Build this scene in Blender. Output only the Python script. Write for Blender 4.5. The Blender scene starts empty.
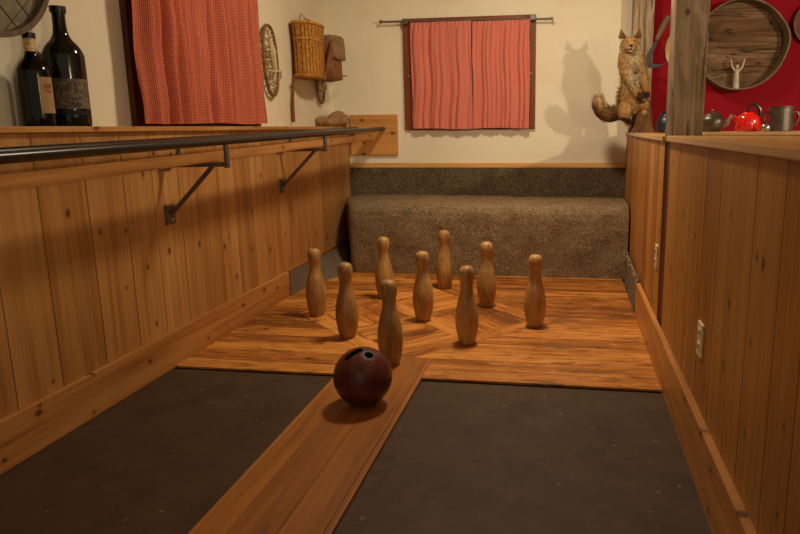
import bpy, bmesh, math, random
from mathutils import Vector, Matrix, noise
R = random.Random(7)
sc = bpy.context.scene
COL = sc.collection
PI = math.pi

# ------------------------------------------------------------------ materials
def lin(c):
    c = c / 255.0
    return c / 12.92 if c <= 0.04045 else ((c + 0.055) / 1.055) ** 2.4
def rgb(r, g, b): return (lin(r), lin(g), lin(b), 1.0)

class NT:
    def __init__(s, name):
        s.m = bpy.data.materials.new(name); s.m.use_nodes = True
        s.t = s.m.node_tree; s.b = s.t.nodes['Principled BSDF']
    def n(s, typ, **kw):
        nd = s.t.nodes.new(typ)
        for k, v in kw.items():
            if k in nd.inputs.keys(): nd.inputs[k].default_value = v
            else: setattr(nd, k, v)
        return nd
    def l(s, a, b): s.t.links.new(a, b)
    def math(s, op, a, b=None, c=None):
        nd = s.t.nodes.new('ShaderNodeMath'); nd.operation = op
        for i, v in enumerate((a, b, c)):
            if v is None: continue
            if isinstance(v, (int, float)): nd.inputs[i].default_value = v
            else: s.l(v, nd.inputs[i])
        return nd.outputs[0]
    def ramp(s, fac, stops):
        nd = s.t.nodes.new('ShaderNodeValToRGB'); cr = nd.color_ramp
        while len(cr.elements) < len(stops): cr.elements.new(0.5)
        for e, (p, c) in zip(cr.elements, stops): e.position = p; e.color = c
        s.l(fac, nd.inputs[0]); return nd.outputs[0]
    def mix(s, fac, a, b, mode='MIX'):
        nd = s.t.nodes.new('ShaderNodeMix'); nd.data_type = 'RGBA'; nd.blend_type = mode
        for i, v in ((0, fac), (6, a), (7, b)):
            if isinstance(v, (int, float, tuple)): nd.inputs[i].default_value = v
            else: s.l(v, nd.inputs[i])
        return nd.outputs[2]
    def bump(s, h, strength=0.2, dist=0.01):
        nd = s.t.nodes.new('ShaderNodeBump'); nd.inputs['Strength'].default_value = strength
        nd.inputs['Distance'].default_value = dist
        s.l(h, nd.inputs['Height']); s.l(nd.outputs[0], s.b.inputs['Normal'])
    def coord(s): return s.t.nodes.new('ShaderNodeTexCoord').outputs['Object']
    def scaled(s, v, sc_, off=None):
        nd = s.t.nodes.new('ShaderNodeVectorMath'); nd.operation = 'MULTIPLY'
        s.l(v, nd.inputs[0]); nd.inputs[1].default_value = sc_
        return nd.outputs[0]
    def set(s, **kw):
        for k, v in kw.items(): s.b.inputs[k.replace('_', ' ')].default_value = v

def wood(name, light, mid, dark, axis='Z', rough=0.5, fine=45, knots=0.5, knot_col=(70, 36, 16), spec=0.35, stain=0.0,
         stain_col=(60, 40, 22), tone=0.5, cracks=0.0, kscale=1.0, diag=False, bumpy=0.12, flat=None, mottle=None):
    """plank wood: streaky grain along one axis, each board shifted by its own face attribute."""
    k = NT(name)
    co = k.coord()
    at = k.n('ShaderNodeAttribute', attribute_name='rnd')
    if diag:   # boards carry their own grain direction in the UV map
        uv = k.n('ShaderNodeUVMap', uv_map='UVMap').outputs[0]
        co = uv; axis = 'X'
    off = k.n('ShaderNodeVectorMath', operation='MULTIPLY_ADD')
    comb = k.n('ShaderNodeCombineXYZ')
    for i in range(3): k.l(at.outputs['Fac'], comb.inputs[i])
    k.l(comb.outputs[0], off.inputs[0]); off.inputs[1].default_value = (37.0, 53.0, 71.0); k.l(co, off.inputs[2])
    v = off.outputs[0]
    ai = 'XYZ'.index(axis)
    def sv(al, ac):
        t = [ac, ac, ac]; t[ai] = al; return k.scaled(v, tuple(t))
    n1 = k.n('ShaderNodeTexNoise', Scale=1.0, Detail=5.0, Roughness=0.6, Distortion=0.6); k.l(sv(1.3, fine), n1.inputs['Vector'])
    n2 = k.n('ShaderNodeTexNoise', Scale=1.0, Detail=3.0, Distortion=0.8); k.l(sv(0.7, 7.0), n2.inputs['Vector'])
    f = k.math('ADD', k.math('MULTIPLY', n1.outputs[0], 0.5), k.math('MULTIPLY', n2.outputs[0], 0.5))
    f = k.math('ADD', f, k.math('MULTIPLY', k.math('SUBTRACT', at.outputs['Fac'], 0.5), 0.22 * tone))
    c = k.ramp(f, [(0.30, rgb(*dark)), (0.48, rgb(*mid)), (0.68, rgb(*light))])
    if knots > 0:
        fl = flat if flat is not None else ('Z' if diag else {'Z': 'X', 'Y': 'X', 'X': 'Y'}[axis])
        bi = [i for i in range(3) if i != ai and i != 'XYZ'.index(fl)][0]
        sp = k.n('ShaderNodeSeparateXYZ'); k.l(v, sp.inputs[0]); cb = k.n('ShaderNodeCombineXYZ')
        k.l(k.math('MULTIPLY', sp.outputs[ai], 4.6 * kscale), cb.inputs[0]); k.l(k.math('MULTIPLY', sp.outputs[bi], 6.5 * kscale), cb.inputs[1])
        vo = k.n('ShaderNodeTexVoronoi', voronoi_dimensions='2D', Scale=1.0, Randomness=1.0); k.l(cb.outputs[0], vo.inputs['Vector'])
        sep = k.n('ShaderNodeSeparateColor'); k.l(vo.outputs['Color'], sep.inputs[0])
        pick = k.math('LESS_THAN', sep.outputs[0], knots)
        size = k.math('MULTIPLY_ADD', sep.outputs[1], 0.05, 0.04)
        d = k.math('DIVIDE', vo.outputs['Distance'], size)
        kn = k.math('MULTIPLY', pick, k.math('SUBTRACT', 1.0, k.n_smooth(d, 0.5, 1.25)))
        halo = k.math('MULTIPLY', pick, k.math('MULTIPLY', 0.3, k.math('SUBTRACT', 1.0, k.n_smooth(d, 1.0, 3.0))))
        c = k.mix(halo, c, rgb(*dark)); c = k.mix(k.math('MULTIPLY', kn, 0.85), c, rgb(*knot_col))
    if stain > 0:
        n3 = k.n('ShaderNodeTexNoise', Scale=1.0, Detail=6.0, Roughness=0.7); k.l(sv(2.6, 15.0), n3.inputs['Vector'])
        s_ = k.n_smooth(n3.outputs[0], 0.52, 0.72)
        c = k.mix(k.math('MULTIPLY', s_, stain), c, rgb(*stain_col))
    if mottle:
        amt, scl, mc1, mc2 = mottle
        n5 = k.n('ShaderNodeTexNoise', Scale=1.0, Detail=5.0, Roughness=0.7, Distortion=0.4); k.l(sv(scl * .45, scl * 1.6), n5.inputs['Vector'])
        c = k.mix(k.math('MULTIPLY', k.n_smooth(n5.outputs[0], 0.5, 0.66), amt), c, rgb(*mc1))
        c = k.mix(k.math('MULTIPLY', k.math('SUBTRACT', 1.0, k.n_smooth(n5.outputs[0], 0.33, 0.46)), amt), c, rgb(*mc2))
    if cracks > 0:
        n4 = k.n('ShaderNodeTexNoise', Scale=1.0, Detail=2.0, Distortion=0.5); k.l(sv(1.1, 16.0), n4.inputs['Vector'])
        cr = k.math('SUBTRACT', 1.0, k.n_smooth(k.math('ABSOLUTE', k.math('SUBTRACT', n4.outputs[0], 0.5)), 0.0, 0.022))
        c = k.mix(k.math('MULTIPLY', cr, cracks), c, rgb(30, 20, 12))
    k.l(c, k.b.inputs['Base Color'])
    k.bump(n1.outputs[0], bumpy, 0.01)
    k.set(Roughness=rough, Specular_IOR_Level=spec)
    return k.m
def n_smooth(s, v, a, b):
    nd = s.t.nodes.new('ShaderNodeMapRange'); nd.interpolation_type = 'SMOOTHSTEP'
    s.l(v, nd.inputs[0]); nd.inputs[1].default_value = a; nd.inputs[2].default_value = b
    return nd.outputs[0]
NT.n_smooth = n_smooth

def plain(name, c, rough=0.5, metal=0.0, spec=0.5, var=0.12, vscale=20, bump=0.0, coat=0.0, bscale=None):
    k = NT(name)
    n = k.n('ShaderNodeTexNoise', Scale=vscale, Detail=4.0); k.l(k.coord(), n.inputs['Vector'])
    c0 = rgb(*c); lo = tuple(x * (1 - var * 1.6) for x in c0[:3]) + (1,); hi = tuple(min(1, x * (1 + var * 1.6)) for x in c0[:3]) + (1,)
    k.l(k.ramp(n.outputs[0], [(0.3, lo), (0.7, hi)]), k.b.inputs['Base Color'])
    k.set(Roughness=rough, Metallic=metal, Specular_IOR_Level=spec, Coat_Weight=coat)
    if bump:
        nb = k.n('ShaderNodeTexNoise', Scale=bscale or vscale * 4, Detail=3.0); k.l(k.coord(), nb.inputs['Vector'])
        k.bump(nb.outputs[0], bump, 0.01)
    return k.m

def plaster(name, c, stain):
    k = NT(name); co = k.coord()
    n = k.n('ShaderNodeTexNoise', Scale=1.7, Detail=5.0, Roughness=0.6); k.l(co, n.inputs['Vector'])
    n2 = k.n('ShaderNodeTexNoise', Scale=14.0, Detail=4.0); k.l(co, n2.inputs['Vector'])
    col = k.mix(k.math('MULTIPLY', k.n_smooth(n.outputs[0], 0.5, 0.75), 0.35), rgb(*c), rgb(*stain))
    col = k.mix(k.math('MULTIPLY', k.n_smooth(n2.outputs[0], 0.66, 0.74), 0.25), col, rgb(*stain))
    k.l(col, k.b.inputs['Base Color']); k.set(Roughness=0.85, Specular_IOR_Level=0.2)
    k.bump(n2.outputs[0], 0.12, 0.02)
    return k.m

def carpet(name, g=1.0):
    k = NT(name); co = k.coord()
    n = k.n('ShaderNodeTexNoise', Scale=130.0, Detail=3.0, Roughness=0.7); k.l(co, n.inputs['Vector'])
    n2 = k.n('ShaderNodeTexNoise', Scale=9.0, Detail=5.0, Roughness=0.65); k.l(co, n2.inputs['Vector'])
    c = k.ramp(n.outputs[0], [(0.36, rgb(76, 63, 48)), (0.52, rgb(134, 114, 88)), (0.68, rgb(188, 166, 134))])
    c = k.mix(k.math('MULTIPLY', k.n_smooth(n2.outputs[0], 0.45, 0.7), 0.45), c, rgb(84, 70, 54))
    if g > 1: c = k.mix(.5, c, rgb(176, 162, 142))
    k.l(c, k.b.inputs['Base Color']); k.set(Roughness=0.95, Specular_IOR_Level=0.1)
    k.bump(n.outputs[0], 0.6, 0.006)
    return k.m

def rubber(name):
    k = NT(name); co = k.coord()
    n = k.n('ShaderNodeTexNoise', Scale=6.0, Detail=6.0, Roughness=0.7); k.l(co, n.inputs['Vector'])
    c = k.ramp(n.outputs[0], [(0.3, rgb(56, 41, 28)), (0.7, rgb(80, 60, 42))])
    for sc_, th, cc in ((26.0, 0.055, (128, 106, 80)), (60.0, 0.05, (108, 90, 70)), (17.0, 0.04, (30, 26, 22))):
        vo = k.n('ShaderNodeTexVoronoi', Scale=sc_); 
        nz = k.n('ShaderNodeTexNoise', Scale=30.0); k.l(co, nz.inputs['Vector'])
        va = k.n('ShaderNodeVectorMath', operation='MULTIPLY_ADD'); k.l(nz.outputs['Color'], va.inputs[0]); va.inputs[1].default_value = (0.03,) * 3; k.l(co, va.inputs[2])
        k.l(va.outputs[0], vo.inputs['Vector'])
        sep = k.n('ShaderNodeSeparateColor'); k.l(vo.outputs['Color'], sep.inputs[0])
        f = k.math('MULTIPLY', k.math('LESS_THAN', sep.outputs[0], 0.12), k.math('LESS_THAN', vo.outputs['Distance'], k.math('MULTIPLY_ADD', sep.outputs[1], th * 3, th)))
        c = k.mix(k.math('MULTIPLY', f, 0.6), c, rgb(*cc))
    k.l(c, k.b.inputs['Base Color']); k.set(Roughness=0.62, Specular_IOR_Level=0.3)
    k.bump(n.outputs[0], 0.1, 0.01)
    return k.m

def gingham(name, a, b, c, p):
    k = NT(name)
    uv = k.n('ShaderNodeUVMap', uv_map='UVMap')
    sep = k.n('ShaderNodeSeparateXYZ'); k.l(uv.outputs[0], sep.inputs[0])
    s1 = k.math('GREATER_THAN', k.math('FRACT', k.math('DIVIDE', sep.outputs[0], p)), 0.5)
    s2 = k.math('GREATER_THAN', k.math('FRACT', k.math('DIVIDE', sep.outputs[1], p)), 0.5)
    f = k.math('MULTIPLY', k.math('ADD', s1, s2), 0.5)
    col = k.ramp(f, [(0.0, rgb(*a)), (0.5, rgb(*b)), (1.0, rgb(*c))])
    k.l(col, k.b.inputs['Base Color'])
    k.set(Roughness=0.9, Specular_IOR_Level=0.1)
    tr = k.n('ShaderNodeBsdfTranslucent'); k.l(col, tr.inputs[0])
    mx = k.n('ShaderNodeMixShader', Fac=0.25); k.l(k.b.outputs[0], mx.inputs[1]); k.l(tr.outputs[0], mx.inputs[2])
    k.l(mx.outputs[0], k.t.nodes['Material Output'].inputs['Surface'])
    return k.m

def attr_col(name, rough=0.9):
    k = NT(name); a = k.n('ShaderNodeAttribute', attribute_name='coat')
    n = k.n('ShaderNodeTexNoise', Scale=60.0, Detail=3.0); k.l(k.coord(), n.inputs['Vector'])
    k.l(k.mix(k.n_smooth(n.outputs[0], 0.3, 0.75), a.outputs['Color'], k.mix(0.6, a.outputs['Color'], rgb(60, 42, 28))), k.b.inputs['Base Color'])
    k.set(Roughness=rough, Specular_IOR_Level=0.15)
    return k.m

M = {}
M['pine_v'] = wood('pine_panel', (198, 148, 88), (174, 122, 66), (144, 94, 46), 'Z', 0.5, 40, 0.34, tone=0.6)
M['pine_v2'] = wood('pine_panel_dark', (188, 134, 66), (164, 110, 48), (132, 83, 34), 'Z', 0.5, 40, 0.5, tone=0.9)
M['pine_y'] = wood('pine_long', (208, 152, 88), (182, 124, 64), (146, 92, 44), 'Y', 0.45, 40, 0.5, stain=0.25, stain_col=(120, 74, 36))
M['pine_x'] = wood('pine_cross', (214, 156, 88), (190, 130, 66), (156, 96, 44), 'X', 0.45, 40, 0.5)
M['pine_trim'] = wood('pale_pine_trim', (232, 186, 116), (214, 162, 92), (182, 126, 66), 'X', 0.45, 40, 0.4)
M['cap_r'] = wood('pale_pine_top', (206, 166, 108), (190, 146, 86), (164, 118, 64), 'Y', 0.35, 40, 0.3, spec=0.5, flat='Z')
M['deck'] = wood('deck_boards', (212, 146, 70), (174, 108, 46), (112, 64, 26), 'X', 0.42, 44, 0.22, (62, 30, 12), stain=0.85, stain_col=(78, 42, 16), tone=1.2, mottle=(.65, 13, (74, 42, 18), (214, 150, 76)), diag=True, spec=0.4, kscale=0.8, bumpy=0.3)
M['runway'] = wood('runway_boards', (168, 108, 52), (138, 86, 40), (90, 54, 24), 'Y', 0.4, 30, 0.0, stain=0.35, stain_col=(70, 40, 20), tone=0.9)
M['runway_edge'] = wood('runway_edge', (182, 122, 62), (152, 94, 44), (106, 62, 28), 'Y', 0.45, 40, 0.0)
M['beam'] = wood('weathered_beam', (186, 163, 134), (154, 131, 104), (104, 85, 64), 'Z', 0.8, 34, 0.75, (58, 44, 34), cracks=0.7, kscale=0.85, flat='Y', mottle=(.5, 7, (196, 176, 150), (96, 80, 62)), spec=0.2, bumpy=0.5)
M['sieve_wood'] = wood('weathered_sieve_bottom', (150, 122, 96), (108, 80, 56), (58, 40, 26), 'X', 0.85, 20, 0.25, (40, 26, 18), stain=0.8, stain_col=(48, 32, 20), cracks=0.8, spec=0.15)
M['hoop'] = wood('bentwood_hoop', (136, 118, 90), (108, 92, 68), (74, 60, 44), 'Z', 0.6, 25, 0.0)
M['winframe'] = wood('brown_frame', (136, 74, 36), (114, 58, 26), (84, 42, 18), 'Z', 0.5, 40, 0.0)
M['winframe_dark'] = wood('dark_brown_frame', (112, 58, 30), (90, 44, 22), (64, 32, 14), 'Z', 0.5, 40, 0.0)
M['stump'] = wood('rough_stump', (146, 104, 60), (116, 78, 42), (70, 46, 26), 'Z', 0.9, 22, 0.2, cracks=0.7, bumpy=0.8)
M['pin'] = wood('skittle_wood', (194, 154, 98), (168, 128, 76), (132, 94, 52), 'Z', 0.42, 22, 0.0, stain=0.6, stain_col=(118, 86, 50), mottle=(.45, 22, (206, 172, 118), (112, 80, 46)), tone=1.0, spec=0.4)
M['wall'] = plaster('cream_plaster', (228, 217, 192), (204, 186, 146))
M['ceil'] = plaster('white_ceiling', (190, 180, 160), (180, 165, 140))
M['redwall'] = plaster('red_paint', (138, 6, 24), (120, 5, 20))
M['carpet'] = carpet('brown_grey_carpet')
M['carpet_grey'] = carpet('grey_carpet', 2)
M['rubber'] = rubber('dark_rubber')
M['floor'] = plain('concrete_floor', (70, 62, 54), 0.8)
M['curtain'] = gingham('gingham_cloth', (246, 184, 160), (224, 118, 98), (198, 76, 70), 0.008)
M['curtain_l'] = gingham('gingham_cloth_large', (238, 168, 130), (208, 98, 72), (164, 52, 54), 0.0085)
M['iron'] = plain('dark_iron', (104, 92, 80), 0.38, 0.45, var=0.1)
M['rail'] = plain('rail_pipe', (38, 34, 30), 0.28, 0.2, var=0.08)
M['bolt'] = plain('bolt_metal', (190, 180, 165), 0.3, 0.9)
M['ball'] = plain('ball_brown', (88, 37, 30), 0.34, 0.0, 0.45, 0.22, 60)
M['hole'] = plain('ball_hole', (26, 10, 8), 0.8)
M['bottle'] = plain('dark_green_glass', (9, 9, 6), 0.1, 0.0, 0.3, 0.1)
M['bottle2'] = plain('olive_green_glass', (24, 21, 8), 0.1, 0.0, 0.35, 0.1)
M['foil'] = plain('capsule_cream', (196, 172, 122), 0.5, 0, 0.4, 0.35, 60)
M['foil_dark'] = plain('capsule_black', (22, 18, 16), 0.4)
M['label1'] = plain('cream_label', (222, 186, 136), 0.8, 0, 0.2, 0.05)
M['red_ink'] = plain('red_ink', (176, 60, 40), 0.8)
k = NT('floral_label'); vo = k.n('ShaderNodeTexVoronoi', Scale=95.0); k.l(k.coord(), vo.inputs['Vector'])
sep = k.n('ShaderNodeSeparateColor'); k.l(vo.outputs['Color'], sep.inputs[0])
k.l(k.ramp(sep.outputs[0], [(0.0, rgb(98, 88, 110)), (0.25, rgb(170, 150, 92)), (0.45, rgb(80, 72, 94)), (0.65, rgb(186, 166, 108)), (0.85, rgb(136, 104, 112)), (1.0, rgb(110, 114, 84))]), k.b.inputs['Base Color']); k.set(Roughness=0.7)
M['label2'] = k.m
M['label_band'] = plain('label_band', (48, 50, 62), 0.6)
M['wicker'] = plain('wicker', (196, 142, 58), 0.6, 0, 0.3, 0.25, 40, 0.3)
M['wicker_dark'] = plain('wicker_rib', (164, 108, 42), 0.6, 0, 0.3, 0.25, 40)
M['leather'] = plain('brown_leather', (132, 84, 44), 0.6, 0, 0.3, 0.2, 25, 0.3)
M['leather_grey'] = plain('grey_tan_suede', (146, 116, 86), 0.85, 0, 0.2, 0.15, 25, 0.3)
M['rope'] = plain('cream_cord', (204, 180, 138), 0.9, 0, 0.1, 0.15, 60, 0.3)
M['shoeframe'] = plain('bent_ash_frame', (122, 86, 44), 0.5, 0, 0.3, 0.2, 20)
M['gourd'] = plain('gourd_brown', (156, 118, 76), 0.6, 0, 0.3, 0.25, 18, 0.2)
M['pewter'] = plain('dark_pewter', (92, 84, 74), 0.38, 0.75, var=0.15)
M['red_enamel'] = plain('red_enamel', (206, 22, 12), 0.18, 0, 0.6, 0.06, coat=0.4)
M['black'] = plain('black_handle', (20, 18, 18), 0.35)
M['steel'] = plain('bright_steel', (170, 166, 160), 0.22, 0.9)
M['blue_enamel'] = plain('blue_enamel', (28, 34, 48), 0.35, 0, 0.5, 0.1)
M['figure'] = plain('pale_glass_figure', (176, 160, 140), 0.3, 0, 0.5, 0.1)
M['outlet'] = plain('ivory_plastic', (226, 206, 164), 0.4, 0, 0.4, 0.03)
M['slot'] = plain('outlet_slot', (40, 34, 28), 0.6)
M['blade'] = plain('old_iron_blade', (62, 62, 62), 0.45, 0.6)
M['mesh_grey'] = plain('sieve_mesh', (128, 116, 96), 0.7, 0, 0.2, 0.12, 30)
M['mesh_line'] = plain('sieve_wire', (106, 95, 77), 0.6, 0, 0.2, 0.1)
M['dish'] = plain('brown_wood_dish', (110, 62, 44), 0.6, 0, 0.2, 0.2, 14)
M['coat'] = attr_col('fox_coat')
M['eye'] = plain('fox_eye', (24, 14, 8), 0.1)
M['nose'] = plain('fox_nose', (22, 18, 16), 0.4)
M['tooth'] = plain('fox_tooth', (226, 216, 196), 0.4)
M['mouth'] = plain('fox_mouth', (96, 40, 36), 0.5)

# ------------------------------------------------------------------ mesh helpers
def newbm():
    bm = bmesh.new(); bm.faces.layers.float.new('rnd'); return bm
def box(bm, x0, x1, y0, y1, z0, z1, rnd=None, bev=0.0):
    rl = bm.faces.layers.float['rnd']; r = R.random() if rnd is None else rnd
    vs = [bm.verts.new((x, y, z)) for z in (z0, z1) for y in (y0, y1) for x in (x0, x1)]
    fs = [bm.faces.new([vs[i] for i in q]) for q in ((0, 2, 3, 1), (4, 5, 7, 6), (0, 1, 5, 4), (2, 6, 7, 3), (0, 4, 6, 2), (1, 3, 7, 5))]
    for f in fs: f[rl] = r
    if bev > 0:
        es = list({e for f in fs for e in f.edges})
        out = bmesh.ops.bevel(bm, geom=es, offset=bev, segments=2, profile=0.6, affect='EDGES')
        for f in out['faces']: f[rl] = r
    return vs
def lathe(bm, prof, c=(0, 0, 0), seg=32, mat=None, rnd=None):
    rl = bm.faces.layers.float['rnd']; r_ = R.random() if rnd is None else rnd
    c = Vector(c); rings = []
    for r, z in prof:
        if r < 1e-6: rings.append([bm.verts.new(_tr(mat, c, Vector((0, 0, z))))])
        else: rings.append([bm.verts.new(_tr(mat, c, Vector((r * math.cos(2 * PI * i / seg), r * math.sin(2 * PI * i / seg), z)))) for i in range(seg)])
    for a, b in zip(rings, rings[1:]):
        for i in range(seg):
            j = (i + 1) % seg
            if len(a) == 1 and len(b) == 1: continue
            if len(a) == 1: f = bm.faces.new((a[0], b[j], b[i]))
            elif len(b) == 1: f = bm.faces.new((a[i], a[j], b[0]))
            else: f = bm.faces.new((a[i], a[j], b[j], b[i]))
            f[rl] = r_
    for e, fl in ((rings[0], True), (rings[-1], False)):
        if len(e) > 1 and prof[0] != prof[-1]:
            f = bm.faces.new(e[::-1] if fl else e); f[rl] = r_
    if len(rings[0]) > 1 and prof[0] == prof[-1]: bmesh.ops.remove_doubles(bm, verts=rings[0] + rings[-1], dist=1e-6)
def _tr(mat, c, v): return c + (mat @ v if mat is not None else v)
def tube(bm, pts, r, seg=10, caps=True, closed=False, flat=1.0, rnd=None):
    rl = bm.faces.layers.float['rnd']; rv = R.random() if rnd is None else rnd
    pts = [Vector(p) for p in pts]; n = len(pts); rings = []; up = None
    for i, p in enumerate(pts):
        if closed: t = (pts[(i + 1) % n] - pts[i - 1]).normalized()
        else: t = (pts[min(i + 1, n - 1)] - pts[max(i - 1, 0)]).normalized()
        if up is None:
            up = Vector((0, 0, 1)) if abs(t.z) < 0.9 else Vector((1, 0, 0))
        s = t.cross(up).normalized(); up = s.cross(t).normalized()
        rr = r[i] if isinstance(r, (list, tuple)) else r
        rings.append([bm.verts.new(p + s * math.cos(2 * PI * k / seg) * rr + up * math.sin(2 * PI * k / seg) * rr * flat) for k in range(seg)])
    for a, b in list(zip(rings, rings[1:])) + ([(rings[-1], rings[0])] if closed else []):
        for i in range(seg):
            f = bm.faces.new((a[i], a[(i + 1) % seg], b[(i + 1) % seg], b[i])); f[rl] = rv
    if caps and not closed:
        bm.faces.new(rings[0][::-1])[rl] = rv; bm.faces.new(rings[-1])[rl] = rv
def prism(bm, poly, ext, rnd=None):
    """poly: list of 3D points, extruded by vector ext"""
    rl = bm.faces.layers.float['rnd']; r = R.random() if rnd is None else rnd
    a = [bm.verts.new(p) for p in poly]; e = Vector(ext); b = [bm.verts.new(Vector(p) + e) for p in poly]
    fs = [bm.faces.new(a[::-1]), bm.faces.new(b)]
    for i in range(len(a)):
        j = (i + 1) % len(a); fs.append(bm.faces.new((a[i], a[j], b[j], b[i])))
    for f in fs: f[rl] = r
def ball_(bm, c, r, seg=16, sc_=(1, 1, 1), mat=None):
    prof = [(r * math.sin(PI * i / seg), -r * math.cos(PI * i / seg)) for i in range(seg + 1)]
    prof[0] = (0, -r); prof[-1] = (0, r)
    m = Matrix.Diagonal(sc_).to_3x3()
    if mat is not None: m = mat @ m
    lathe(bm, prof, c, seg * 2, m)

def world_of(o):
    p = Vector((0, 0, 0))
    while o is not None: p += o.location; o = o.parent
    return p
def obj(name, bm, mat, parent=None, smooth=False, origin=None, sharp=35):
    bmesh.ops.recalc_face_normals(bm, faces=bm.faces[:])
    if parent is not None: L = world_of(parent); loc = Vector((0, 0, 0))
    else:
        if origin is None:
            xs = [v.co for v in bm.verts]
            lo = Vector([min(v[i] for v in xs) for i in range(3)]); hi = Vector([max(v[i] for v in xs) for i in range(3)])
            origin = ((lo.x + hi.x) / 2, (lo.y + hi.y) / 2, lo.z)
        L = Vector(origin); loc = L.copy()
    bmesh.ops.translate(bm, verts=bm.verts[:], vec=-L)
    me = bpy.data.meshes.new(name); bm.to_mesh(me); bm.free()
    if smooth:
        for p in me.polygons: p.use_smooth = True
        me.set_sharp_from_angle(angle=math.radians(sharp))
    o = bpy.data.objects.new(name, me); COL.objects.link(o); o.location = loc
    me.materials.append(M[mat] if isinstance(mat, str) else mat)
    if parent is not None: o.parent = parent
    return o
def tag(o, label, cat, group=None):
    o['label'] = label; o['category'] = cat
    if group: o['group'] = group
    return o
def struct(o): o['kind'] = 'structure'; return o
def empty(name, loc, label=None, cat=None, group=None):
    o = bpy.data.objects.new(name, None); COL.objects.link(o); o.location = loc; o.empty_display_size = 0.1
    if label: tag(o, label, cat, group)
    return o
def dup(root, loc, label=None):
    r = root.copy(); COL.objects.link(r); r.location = loc
    if label: r['label'] = label
    for ch in list(root.children):
        c = ch.copy(); COL.objects.link(c); c.parent = r
        for g in list(ch.children):
            d = g.copy(); COL.objects.link(d); d.parent = c
    return r
def evaluated(o):
    dg = bpy.context.evaluated_depsgraph_get(); dg.update()
    return bpy.data.meshes.new_from_object(o.evaluated_get(dg))

XL, XR, YB = -1.895, 0.455, 5.5        # panel planes, back wall
XW = -2.05                              # left plaster wall
DZ = 0.012                              # deck top

# ------------------------------------------------------------------ setting
bm = newbm(); box(bm, -2.2, 3.2, -1.5, 5.7, -0.12, -0.012); struct(obj('floor', bm, 'floor'))
bm = newbm(); box(bm, XW - 0.15, XW, -1.5, YB + 0.15, -0.012, 2.9); struct(obj('wall_left', bm, 'wall'))
bm = newbm(); box(bm, XW, 0.50, YB, YB + 0.15, -0.012, 2.9); struct(obj('wall_back', bm, 'wall'))
bm = newbm(); box(bm, 0.50, 3.2, YB + 0.02, YB + 0.15, -0.012, 2.9); struct(obj('wall_back_red', bm, 'redwall'))
bm = newbm(); box(bm, XW - 0.15, 3.2, -1.5, YB + 0.15, 2.9, 3.0); struct(obj('ceiling', bm, 'ceil'))
bm = newbm(); box(bm, 3.2, 3.35, -1.5, YB + 0.15, -0.012, 2.9); struct(obj('wall_right', bm, 'wall'))

def panel(seams, x0, x1, z0, z1, flip, x1b=None, bot=None):
    b = newbm()
    for a, c in zip(seams, seams[1:]):
        box(b, x0, x1, a + 0.0018, c - 0.0018, z0, z1, bev=0.003)
    return b
# left panelling boards
seams = [-0.6, -0.2, 0.25, 0.62, 0.98, 1.28, 1.52, 1.85, 2.06, 2.30, 2.52, 2.72, 2.92, 3.08, 3.28, 3.46, 3.66, 3.82, 4.02, 4.2, 4.4, 4.58, 4.78, 4.96, 5.16, 5.34, YB]
bm = panel(seams, XL - 0.022, XL, 0.0, 1.135, False)
struct(obj('trim_1', bm, 'pine_v'))
bm = newbm(); box(bm, XW, XL + 0.02, -0.6, YB, 1.135, 1.157, bev=0.003); struct(obj('trim_2', bm, 'pine_y'))
bm = newbm(); box(bm, XL, -1.868, -0.6, 4.05, 0.0, 0.178, bev=0.004); struct(obj('baseboard_left', bm, 'pine_y'))
# bottom edge moulding above the carpet on the left
bm = newbm(); box(bm, XL, XL + 0.012, 4.05, YB, 0.168, 0.19, bev=0.003); struct(obj('trim_3', bm, 'pine_y'))

# right panelling: near section, timber post, far section
s2 = [-0.6, -0.2, 0.2, 0.55, 0.85, 1.06, 1.26, 1.42, 1.63, 1.99, 2.2, 2.46, 2.72, 2.985]
bm = panel(s2, XR, XR + 0.022, 0.0, 1.07, True); struct(obj('trim_4', bm, 'pine_v2'))
s3 = [3.145, 3.34, 3.52, 3.72, 3.94, 4.15, 4.36, 4.6, 4.84, 5.08, 5.3, YB]
bm = newbm()
for a, c in zip(s3, s3[1:]):
    sx = lambda y: XR + 0.03 * (y - 3.145) / 2.35
    prism(bm, [(sx(a), a + .002, 0), (sx(a) + .022, a + .002, 0), (sx(c) + .022, c - .002, 0), (sx(c), c - .002, 0)], (0, 0, 1.07))
struct(obj('trim_5', bm, 'pine_v2'))
bm = newbm()
prism(bm, [(0.43, -0.6, 0), (0.455, -0.6, 0), (0.455, 3.88, 0), (0.43, 3.88, 0)], (0, 0, 0.205)); 
struct(obj('baseboard_right', bm, 'pine_y'))

# counter
bm = newbm(); box(bm, XR - 0.018, 2.6, -0.6, 2.985, 1.07, 1.096, rnd=0.3, bev=0.004)
for y0, y1 in ((2.985, 3.145),): box(bm, 0.60, 2.6, y0, y1, 1.07, 1.096, rnd=0.55)
tag(obj('counter_top', bm, 'cap_r'), 'pale pine counter top along the right panelled wall, near the camera', 'counter')
bm = newbm(); prism(bm, [(XR - .012, 3.15, 1.07), (2.6, 3.15, 1.07), (2.6, YB, 1.07), (XR + .02, YB, 1.07)], (0, 0, 0.02), rnd=.6)
tag(obj('counter_top', bm, 'cap_r'), 'rear counter top beyond the front timber post, under the fox stump', 'counter')
bm = newbm(); box(bm, 0.665, 2.4, 3.32, 3.8, 1.09, 1.106, bev=0.003)
tag(obj('shelf_board', bm, 'cap_r'), 'thin pale board lying on the counter under the pots and red kettle', 'board')

bm = newbm(); box(bm, XR + .010, XR + .03, 2.986, 3.144, 0.0, 1.066); struct(obj('trim_7', bm, 'winframe_dark'))
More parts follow.
